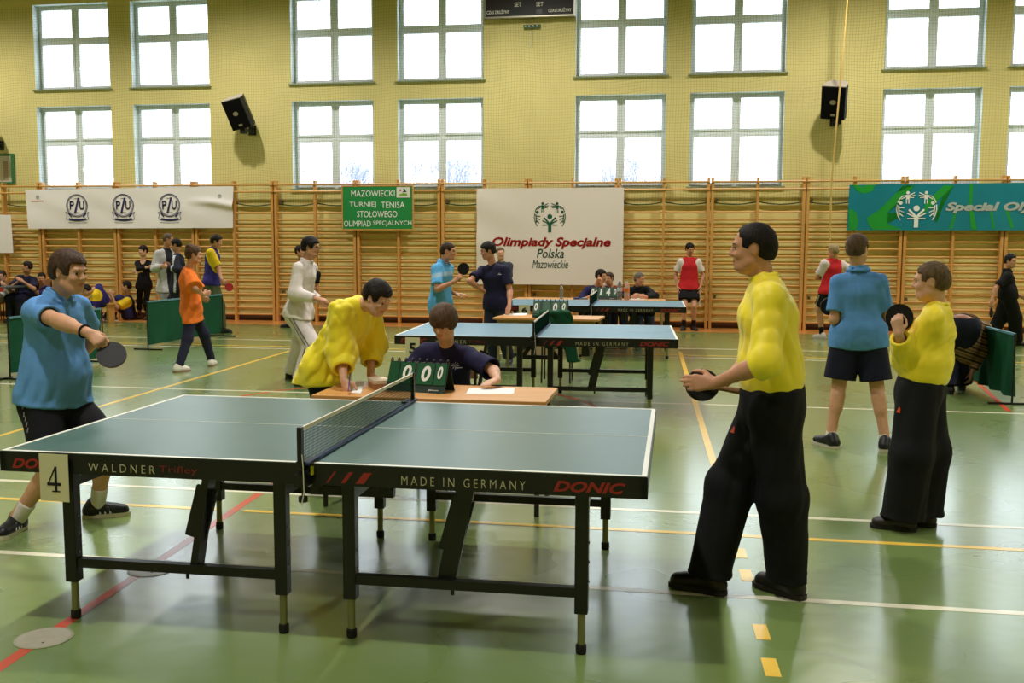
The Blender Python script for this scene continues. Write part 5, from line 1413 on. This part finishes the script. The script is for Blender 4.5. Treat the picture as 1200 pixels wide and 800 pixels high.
# 7 white tracksuit
_, J, g = person('man with glasses in white tracksuit walking behind the leaning boy', 1.74, -6, P(350, 366, 11.05), P(359, 305.5, 11.05), P(364.5, 290, 11.02), -5, 4,
    feet=[FT(334, 444, 352, 444), FT(344, 452, 361, 452)], arms=[(P(375, 352, 11.25), (-.5, .2, -1), None), (P(370, 350, 10.78), (-.6, -.2, -1), (345, 345))],
    hands=[None, dict(d=(1, -.1, -.1), pn=(0, .3, -1), curl=.5)], skin=SKB, hair=dict(color=(30, 24, 22), thick=.022, front=.060, temple=.022, nape=-.05, rough=.008),
    top=dict(name='jacket', color=(226, 214, 210), loose=.026, sleeve=1.93, sr=1.1, hem=.05, fold=.009, freq=26, stand=.016), bottom=dict(color=(220, 208, 206), len=1.96, loose=.046, flare=1.2, fold=.009, freq=36, stripe=(44, 44, 46), bunch=1),
    shoes=dict(color=(26, 24, 24), sole=(40, 38, 36)), vox=.0105, seed=8)
_h = P(364.5, 290, 11.02); _b = np.array(_.location)
_f, _l = V(.99, -.1, -.05), V(.1, .99, 0)
b = MB()
for s_ in (-1, 1):
    c_ = _h+_f*.104+_l*.031*s_+V(0, 0, .004); b.tube([Vector(c_+_l*.021*math.cos(t)+V(0, 0, 1)*.016*math.sin(t)-_b) for t in np.linspace(0, 6.283, 15)], .0025, 5, cap=False)
    b.tube([Vector(c_+_l*.021*s_-_b), Vector(_h+_l*.085*s_+V(0, 0, .008)-_b)], .0022, 5)
b.build('glasses', mat('glasses_dark', (30, 28, 28), .3), _)

# 8 orange shirt
_, J, g = person('girl in long orange shirt and navy leggings walking away past a barrier', 1.60, 32, P(224, 360, 12.15), P(219.5, 314, 12.1), P(227.5, 298.5, 12.1), 20, 4,
    feet=[FT(246, 430, 258, 424.5), FT(203, 437, 218, 435)], knees=[(243, 402), (211, 405)], arms=[(P(238, 348, 12.5), (.5, .3, -1), None), (P(238, 345, 12.05), (-.3, -.6, -1), (231, 341))], hands=[None, dict(d=(.6, .8, .2), curl=.6)],
    skin=SKB, hair=dict(color=(96, 66, 44), thick=.018, front=.055, temple=.02, nape=-.06, bun=1, rough=.007), sw=.95,
    top=dict(color=(240, 122, 44), loose=.034, sleeve=.95, sr=1.4, hem=.20, fold=.009, freq=40), bottom=dict(name='leggings', color=(34, 34, 54), len=1.97, loose=.012, flare=.8, fold=.004),
    shoes=dict(color=(224, 214, 204), sole=(150, 120, 100)), vox=.0105, seed=9)

# 9 man in blue shirt with paddle, 10 man in navy
_, J, g = person('man in light blue sports shirt raising a black paddle while he talks', 1.66, -14, P(516, 354, 12.6), P(519, 307.5, 12.58), P(525.5, 294.5, 12.55), -6, 3,
    feet=[FL(P(516, 354, 12.6)[0]+.02, 12.70, -10), FL(P(516, 354, 12.6)[0]-.02, 12.50, -20)], arms=[(P(535, 345, 12.85), (-.4, .2, -1), None), (P(533, 329.5, 12.32), (-.2, -.4, -1), (513, 338))],
    hands=[dict(d=(1, -.1, .05), pn=(0, 0, -1), curl=.3), dict(d=(.7, 0, .7), pn=(.3, .9, -.2), curl=1.0, thumb=.7)], skin=SKB, hair=dict(color=(60, 44, 34), thick=.008, front=.058, temple=.012, nape=-.05, rough=.003),
    top=dict(color=(96, 172, 224), loose=.034, sleeve=.78, hem=.14, fold=.008, freq=26, collar=1, cfun=lambda v, f: np.where((np.abs((v-f['neck'])@f['up']+.17-.35*((v-f['neck'])@f['fwd'])) < .03)[:, None] & (((v-f['neck'])@f['lft']) < .06)[:, None], np.array(rgb(150, 186, 210)[:3]), np.array(rgb(92, 170, 224)[:3]))),
    bottom=dict(color=(40, 44, 60), len=1.96, loose=.025), shoes=dict(color=(30, 30, 34)), vox=.0105, seed=10)
paddle(P(545, 314, 12.30), (.25, -1, .1), (.35, .1, 1), 'black table tennis paddle raised by the man in light blue', grip=g[1], off=.115)
_, J, g = person('young man in navy t-shirt leaning one hand on the middle desk', 1.72, -112, P(583, 352, 13.27), P(577.5, 309.5, 13.22), P(571.5, 294, 13.18), -150, 12,
    feet=[FL(*at(597, 427)[:2], -85), FL(*at(580, 426)[:2], -115)], arms=[(P(597, 357, 12.92), (.5, .5, -.1), (595, 336)), (P(567, 341, 13.2), (-1, -.1, -.2), (549, 326))],
    hands=[dict(d=(-.1, -.6, -.75), pn=(0, -.4, -1), curl=.25), dict(d=(.7, .4, -.4), pn=(.3, .6, 0), curl=.6)], skin=SKB, sw=1.08, hair=dict(color=(32, 26, 24), thick=.018, front=.060, temple=.018, nape=-.05, rough=.006),
    top=dict(color=(30, 30, 56), loose=.030, sleeve=.70, hem=.10, fold=.008, freq=26), bottom=dict(color=(42, 46, 62), len=1.96, loose=.025, fold=.006), shoes=dict(color=(60, 62, 84), sole=(120, 120, 130)), vox=.0105, seed=11)

patch(part_of(_, 'shirt'), 583, 322, [[(-.03, -.012), (.03, -.012), (.03, -.004), (-.03, -.004)], [(-.008, .0), (.008, .0), (.0, .018)]], cloth_mat((190, 190, 196)), 'emblem', label='small white emblem on the chest')
# 11 man in red vest by the wall

person('man in red vest over white sleeves standing straight by the wall bars', 1.66, -84, P(807, 337, 19.62), P(808, 301.5, 19.6), P(808.5, 292, 19.58), -65, 14,
    feet=[FL(*at(812.5, 387)[:2], -70), FL(*at(801, 387)[:2], -100)], arms=[(P(821, 336, 19.55), (.5, .5, 0), None), (P(794, 336, 19.55), (-.5, .5, 0), None)], skin=SKB,
    hair=dict(color=(30, 24, 22), thick=.016, front=.058), top=dict(color=(200, 38, 42), loose=.030, sleeve=.72, hem=.02, fold=.006, cfun=vest((196, 36, 42), (226, 214, 208))),
    bottom=dict(name='shorts', color=BLACK, len=.66, loose=.04, flare=1.3, stripe=(200, 196, 190), stripe_off=(0,)), shoes=dict(color=(28, 26, 26), sock=(24, 24, 26), sockh=.35), vox=.0125, eyes=False, seed=12)
# 12 man with red vest, back view
person('grey-blond man in red and white vest seen from behind near the wall', 1.70, 118, P(973, 342, 18.0), P(976.5, 303, 17.98), P(976.5, 294, 17.96), 130, 8,
    feet=[FL(*at(963, 397)[:2], 140), FL(*at(985, 397)[:2], 100)], arms=[(P(967, 326, 18.2), (-1, -.2, -.5), (958, 325)), (P(992, 326, 18.2), (1, 0, -1), None)], skin=SKB,
    hair=dict(color=(186, 160, 116), thick=.010, front=.05), top=dict(color=(196, 36, 42), loose=.03, sleeve=.75, hem=.02, cfun=vest((196, 36, 42), (226, 208, 208))),
    bottom=dict(name='shorts', color=BLACK, len=.62, loose=.04, stripe=(210, 204, 200), stripe_off=(0,)), shoes=dict(color=(214, 206, 196), sole=(190, 180, 170), sock=(22, 22, 24), sockh=.35), vox=.0125, eyes=False, seed=13)
# 13 stooping person with striped sleeves
def stripes(v, f):
    t = ((v[:, 2]*1.0+v[:, 0]*.35)/.075) % 1.0
    c = np.tile(np.array(rgb(150, 118, 74)[:3]), (len(v), 1)); c[t < .30] = rgb(46, 38, 40)[:3]; c[(t > .55) & (t < .72)] = rgb(86, 70, 74)[:3]; return c
person('stooping person in dark jeans and striped jumper behind the boy in yellow', 1.66, 76, P(1126, 380, 11.6), P(1139, 384, 12.1), P(1141, 402, 12.2), 76, 50,
    feet=[FL(*at(1112, 461)[:2], 95), FL(*at(1127, 457)[:2], 75)], knees=[(0, .2, 1), (0, .2, 1)], arms=[(P(1122, 436, 12.0), (-.6, 0, 0), None), (P(1139, 436, 11.72), (1, 0, .1), (1151, 403))],
    hands=[None, dict(d=(-.15, .1, -1), pn=(-.8, .2, 0), curl=.5)], skin=(150, 104, 80), hair=dict(color=(50, 38, 32), thick=.014),
    top=dict(name='jumper', color=(150, 118, 74), loose=.022, sleeve=1.88, sr=1.05, hem=-.10, fold=.005, cfun=stripes), bottom=dict(name='jeans', color=(30, 32, 50), len=1.97, loose=.055, fold=.008, rise=.22), shoes=dict(color=(34, 30, 32)), vox=.0105, seed=14, eyes=False)
# 14 woman in black at the right edge
_, J, g = person('young woman in black polo and wide black trousers walking at the right edge', 1.56, -12, P(1181, 343, 17.3), P(1180, 317, 17.28), P(1184.5, 305.5, 17.25), -55, 4,
    feet=[FL(*at(1158, 404)[:2], -10), FL(*at(1190, 405)[:2], -15)], arms=[(P(1197, 347, 17.5), (.2, .3, -1), None), (P(1162, 353, 17.05), (-.6, -.2, 0), (1165, 340))], hands=[None, dict(d=(0, 0, -1), curl=1.0)],
    skin=SKB, hair=dict(color=(30, 24, 24), thick=.014, front=.058, pony=1, nape=-.06), top=dict(color=(18, 18, 20), loose=.03, sleeve=.8, hem=.10, collar=1), bottom=dict(color=(18, 18, 20), len=1.97, loose=.055, flare=1.5), shoes=dict(color=(20, 20, 22)), vox=.0125, sw=.92, seed=15)
paddle(P(1162, 363, 17.0), (1, -.7, 0), (0, -.1, -1), 'black table tennis paddle hanging in the hand of the woman in black at the right', grip=g[1], off=.11)

# people at the left wall
YB_SIDE = vest((52, 46, 120), (232, 196, 36), .105)
_, J, g = person('man in purple and yellow jersey and olive trousers holding a red paddle', 1.75, 12, P(248, 331, 17.0), P(249.5, 290, 17.0), P(254, 283, 16.98), 5, 14,
    feet=[FL(P(248, 331, 17.0)[0]+.1, 17.15, 10), FL(P(248, 331, 17.0)[0]-.08, 16.9, 10)], arms=[(P(256, 326, 17.3), (-.2, .3, 0), None), (P(259.5, 327, 16.8), (-.6, -.2, 0), (255.5, 312))],
    hands=[None, dict(d=(.35, 0, -.9), curl=1.0)], skin=SKB, hair=dict(color=(44, 34, 28), thick=.018, nape=-.06), top=dict(name='jersey', color=(52, 46, 120), loose=.03, sleeve=.85, hem=.03, cfun=YB_SIDE),
    bottom=dict(color=(86, 96, 66), len=1.96, loose=.035), shoes=dict(color=(40, 36, 34)), vox=.0125, seed=16, eyes=False)
paddle(P(265, 340.5, 16.78), (.2, -1, .1), (.85, 0, -.5), 'red table tennis paddle in the hand of the man in purple and yellow', red=True, grip=g[1], off=.12)
person('man in navy track jacket with white sleeve stripes facing the man in grey', 1.70, 190, P(209, 338, 17.7), P(208, 298, 17.68), P(206, 287, 17.66), 196, 14,
    feet=[FL(P(209, 338, 17.7)[0]+.1, 17.6, 190), FL(P(209, 338, 17.7)[0]-.08, 17.85, 190)], arms=[(P(196, 313, 17.4), (.3, -.5, -1), (206, 318)), (P(200, 312, 17.9), (0, .5, -1), None)], skin=SKB,
    hair=dict(color=(28, 24, 22), thick=.014), top=dict(name='jacket', color=(30, 32, 46), loose=.03, sleeve=1.9, hem=.05, stand=.012, cfun=lambda v, f: np.where((np.abs((v-f['J']['sh', 0])@f['fwd']) < .02)[:, None] & (((v-f['neck'])@f['lft']) > .14)[:, None], np.array(rgb(200, 200, 204)[:3]), np.array(rgb(30, 32, 46)[:3]))),
    bottom=dict(color=(40, 40, 48), len=1.96, loose=.03), shoes=dict(color=(30, 30, 30)), vox=.0125, seed=17, eyes=False)
person('bald-cropped man in grey track jacket and grey trousers by the wall bars', 1.78, -30, P(196, 337, 18.3), P(194.5, 291.5, 18.28), P(197.5, 280.5, 18.26), 10, 12,
    feet=[FL(P(196, 337, 18.3)[0]+.1, 18.4, -20), FL(P(196, 337, 18.3)[0]-.1, 18.2, -50)], arms=[(P(201, 312, 18.0), (.4, 0, -1), None), (P(190, 312, 17.95), (-.5, 0, -1), None)], hands=[dict(d=(-.5, -.3, .2)), dict(d=(1, -.2, .1))], skin=SKB,
    hair=dict(color=(112, 92, 74), thick=.005), top=dict(name='jacket', color=(186, 184, 182), loose=.032, sleeve=1.9, hem=.08, stand=.012, cfun=lambda v, f: np.where((np.abs((v-f['neck'])@f['lft']) < .075)[:, None] & (((v-f['neck'])@f['fwd']) > .0)[:, None], np.array(rgb(36, 36, 44)[:3]), np.array(rgb(190, 188, 186)[:3]))),
    bottom=dict(color=(150, 146, 142), len=1.96, loose=.04), shoes=dict(color=(40, 38, 38)), vox=.0125, seed=18, eyes=False)
person('slim dark-haired woman in black with crossed arms and brown boots', 1.62, -80, P(169, 333, 19.55), P(168, 304, 19.53), P(167.5, 294, 19.5), -105, 4,
    feet=[FL(*at(173, 374.5)[:2], -80), FL(*at(164, 374)[:2], -110)], arms=[(P(163.5, 318, 19.3), (.6, -.2, -1), (177, 317)), (P(174, 313, 19.28), (-.6, -.2, -1), (159, 316))], hands=[dict(d=(-1, 0, 0)), dict(d=(.9, 0, .5))], skin=SKC, sw=.85, build=.85,
    hair=dict(color=(26, 20, 20), thick=.018, front=.04, nape=-.05, side=-.03), top=dict(color=(20, 18, 20), loose=.012, sleeve=1.7, hem=.12, scoop=1), bottom=dict(color=(18, 18, 20), len=1.55, loose=.012, flare=.8), shoes=dict(color=(92, 62, 44), sock=(92, 62, 44), sockh=.75), vox=.0125, seed=19, eyes=False)
person('player in yellow and navy sitting on the floor with his arms round his knees', 1.70, 205, P(151, 368, 19.72), P(150, 346, 19.66), P(148, 335.5, 19.6), 200, 4,
    feet=[FL(*at(133, 376)[:2], 215), FL(*at(122, 374.5)[:2], 205)], knees=[(0, -.1, 1), (0, -.1, 1)], arms=[(P(131, 347, 19.25), (0, -.4, -1), None), (P(124, 347.5, 19.4), (0, .2, -1), None)], skin=SKA,
    hair=dict(color=(40, 30, 26), thick=.012), top=dict(color=(40, 40, 84), loose=.03, sleeve=.8, hem=.06, cfun=vest((40, 40, 84), (226, 190, 36), .115)), bottom=dict(name='shorts', color=(34, 34, 70), len=.6, loose=.03), shoes=dict(color=(30, 30, 32), sole=(214, 210, 204), sock=(24, 24, 26), sockh=.3), vox=.0125, seed=20, eyes=False)
person('player in purple and yellow jersey crouching on the bench behind the stout player', 1.70, 190, V(*P(119, 362, 18.9)[:2], .48), P(112, 337, 18.75), P(101, 340, 18.6), 195, 35,
    feet=[FL(P(105, 376, 18.5)[0], 18.35, 200), FL(P(101, 376, 18.5)[0], 18.6, 190)], arms=[(P(103, 358, 18.4), (0, -.4, -1), None), (P(100, 358, 18.6), (0, .3, -1), None)], skin=SKA, hair=dict(color=(40, 30, 26), thick=.014),
    top=dict(name='jersey', color=(52, 46, 120), loose=.03, sleeve=.9, hem=.08, cfun=lambda v, f: np.where((np.linalg.norm(v-f['J']['sh', 0], axis=1) < .14)[:, None], np.array(rgb(232, 196, 36)[:3]), np.array(rgb(48, 40, 104)[:3]))), bottom=dict(color=(22, 22, 26), len=1.95, loose=.03), shoes=dict(color=(24, 24, 26)), vox=.0125, seed=21, eyes=False)
person('dark-clothed person almost hidden behind the man in white', 1.58, -20, P(358, 338, 18.6), P(355, 305, 18.58), P(351.5, 294.5, 18.55), -20, 0,
    feet=[FL(P(347, 380, 18.6)[0], 18.75, 180), FL(P(341, 380, 18.6)[0], 18.5, 185)], arms=[(P(371, 336, 18.75), (.3, .2, 0), None), (P(366, 336, 18.5), (.3, -.2, 0), None)], skin=SKB, hair=dict(color=(36, 28, 24), thick=.016),
    top=dict(color=(22, 22, 26), loose=.03, sleeve=1.7, hem=.1), bottom=dict(color=(26, 26, 30), len=1.96, loose=.03), shoes=dict(color=(24, 22, 22)), vox=.0125, seed=22, eyes=False)
person('person with short fair hair half hidden behind the young man in navy', 1.56, -70, P(588, 339, 17.7), P(587.5, 306.5, 17.68), P(586.5, 297, 17.66), -72, 2,
    feet=[FL(P(588, 339, 17.7)[0]+.1, 17.6, -70), FL(P(588, 339, 17.7)[0]-.1, 17.6, -90)], arms=[(P(594, 342, 17.5), (.3, 0, -.5), None), (P(581, 340, 17.5), (-.3, 0, -.5), None)], skin=SKC, hair=dict(color=(120, 98, 70), thick=.008),
    top=dict(color=(60, 62, 74), loose=.02, sleeve=.8, hem=.1), bottom=dict(color=(40, 42, 54), len=1.95, loose=.03), shoes=dict(color=(40, 38, 38)), vox=.0125, seed=23, eyes=False)
# seated helpers
M_CHW = mat('chair_wood', (150, 104, 62), .45, .4, noise=.1, nscale=8)
def chair(x, y, rz, label):
    t = thing('school_chair', label, 'chair', (x, y, 0), rz, 'school chairs')
    MB().box2((-.19, -.19, .43), (.19, .19, .447), .006).build('seat', M_CHW, t); MB().box2((-.18, -.205, .66), (.18, -.19, .84), .006).build('backrest', M_CHW, t)
    for sx in (-1, 1):
        MB().tube([(sx*.17, .17, 0), (sx*.165, .16, .43)], .011, 7).build('leg', M_BLK, t); MB().tube([(sx*.17, -.20, 0), (sx*.165, -.175, .44), (sx*.165, -.185, .80)], .011, 7).build('leg', M_BLK, t)
    return t
def seated(label, x, y, phi, neckp, headp, hyaw, hpitch, skin, hair, top, bottom, arms, seed, H=1.72, hands=None, clabel=None, fd=.42, **k):
    pel = V(x, y, .53); f = fdir(phi); l = ldir(phi)
    person(label, H, phi, pel, neckp, headp, hyaw, hpitch, feet=[FL(*(pel+f*fd+l*.11)[:2], phi), FL(*(pel+f*fd-l*.11)[:2], phi)], arms=arms, hands=hands, skin=skin, hair=hair, top=top, bottom=bottom, shoes=dict(color=(34, 32, 32)), vox=.0125, eyes=False, seed=seed, **k)
    if clabel: chair(x, y, math.radians(phi-90), clabel)
q = P(524, 470, 6.9); chair(q[0]-.0, 6.9, math.radians(-182), 'wooden school chair under the dark-haired seated boy')
q = P(746, 360, 17.65); seated('grey-haired man in black jacket sitting at the far desk', q[0], 17.65, -70, P(747.5, 335.5, 17.5), P(749.5, 327, 17.45), -35, 6, SKB, dict(color=(120, 112, 100), thick=.007),
    dict(name='jacket', color=(22, 22, 24), loose=.035, sleeve=1.9, hem=.05, stand=.014), dict(name='jeans', color=(48, 56, 84), len=1.95, loose=.03), [(P(757, 348, 17.12), (.6, 0, -.5), (762, 345)), (P(741, 348, 17.1), (-.6, 0, -.5), (738, 345))], 30, clabel='school chair under the grey-haired man in black')
q = P(699, 360, 17.55); seated('man in dark blue shirt resting his chin on his hand behind the far scoreboard', q[0], 17.55, -80, P(699.5, 334.5, 17.42), P(704.5, 323.5, 17.32), -30, 10, SKA, dict(color=(44, 34, 28), thick=.014),
    dict(color=(38, 38, 78), loose=.03, sleeve=.9, hem=.05), dict(color=(34, 36, 48), len=1.95, loose=.03), [(P(705, 333, 17.15), (.5, -.3, -.8), None), (P(692, 347, 17.1), (-.6, 0, -.5), None)], 31, hands=[dict(d=(-.1, .1, 1), curl=1.0), None], clabel='school chair under the man in dark blue at the far desk')
q = P(717, 360, 18.35); seated('person in red shirt behind the man resting his chin', q[0], 18.35, -70, P(716, 336, 18.25), P(713.5, 326.5, 18.2), -110, 4, SKA, dict(color=(84, 62, 44), thick=.012),
    dict(color=(180, 40, 44), loose=.03, sleeve=.9, hem=.05), dict(color=(34, 36, 48), len=1.95, loose=.03), [(P(722, 352, 18.0), (.6, 0, -.5), None), (P(710, 352, 18.0), (-.6, 0, -.5), None)], 32, clabel='school chair under the person in red')
q = P(32, 360, 18.98); seated('young man in navy t-shirt sitting at the red-edged table on the left', q[0], 18.98, -90, P(31, 322.5, 18.92), P(31.5, 312.5, 18.86), -150, 4, SKB, dict(color=(50, 38, 30), thick=.010),
    dict(color=(32, 32, 58), loose=.03, sleeve=.85, hem=.05), dict(color=(36, 38, 50), len=1.95, loose=.03), [(P(27, 330, 18.6), (.7, -.1, -.8), (38, 337)), (P(20, 331, 18.62), (-.6, 0, -.5), None)], 33, clabel='school chair under the young man in navy on the left')
q = P(49, 360, 19.62); seated('smiling man in dark blue shirt sitting behind the stout player', q[0], 19.62, -70, P(48, 335, 19.5), P(49, 326, 19.4), -60, 12, SKA, dict(color=(34, 28, 24), thick=.012),
    dict(color=(44, 42, 100), loose=.03, sleeve=.9, hem=.05), dict(color=(36, 38, 50), len=1.95, loose=.03), [(P(54, 343, 19.0), (.6, 0, -.5), None), (P(42, 343, 19.0), (-.6, 0, -.5), None)], 34, clabel='school chair under the smiling man')
q = P(2, 360, 19.0); seated('person at the very left edge, half cut off, behind the black box', q[0], 19.0, -90, P(1, 333, 18.88), P(2, 323.5, 18.8), -80, 8, SKC, dict(color=(60, 44, 34), thick=.012),
    dict(color=(200, 196, 190), loose=.03, sleeve=.9, hem=.05), dict(color=(36, 38, 50), len=1.95, loose=.03), [(P(7, 336, 18.6), (.6, 0, -.5), None), (P(-5, 336, 18.6), (-.6, 0, -.5), None)], 35, clabel='school chair under the person at the left edge')
# bench under the crouching player
q = P(119, 374, 18.95); t = thing('wooden_bench', 'short wooden bench under the crouching player in purple', 'bench', (q[0]+.0, 18.97, 0))
MB().box2((-.26, -.12, .36), (.26, .12, .40), .008).build('seat', M_BAR, t)
for sx in (-.2, .2): MB().box2((sx-.03, -.11, 0), (sx+.03, .11, .36)).build('leg', M_BAR, t)

# chair with a green jacket thrown over it, behind the middle table
q = P(652, 400, 11.75); chair(q[0], 11.85, math.radians(2), 'school chair with the green jacket behind the middle table')
g = Field(V(q[0]-.40, 11.5, .05), V(q[0]+.42, 11.95, 1.0), .011)
g.ecap((q[0]-.12, 11.63, .80), (q[0]-.02, 11.62, .45), .15, .19, V(1, 0, 0), 5.0); g.ecap((q[0]+.10, 11.63, .80), (q[0]+.22, 11.62, .28), .12, .09, V(1, 0, 0), 3.5); g.ecap((q[0]-.15, 11.64, .84), (q[0]+.15, 11.64, .84), .05, .05, V(0, 1, 0), 1.4)
g.folds(.016, 34, 77, (.1, 0, 1))
o = grid_mesh('jacket', g, cloth_mat((22, 74, 48)), V(q[0], 11.63, .0), None, label='dark green jacket hanging over a chair behind the middle table', cat='jacket')
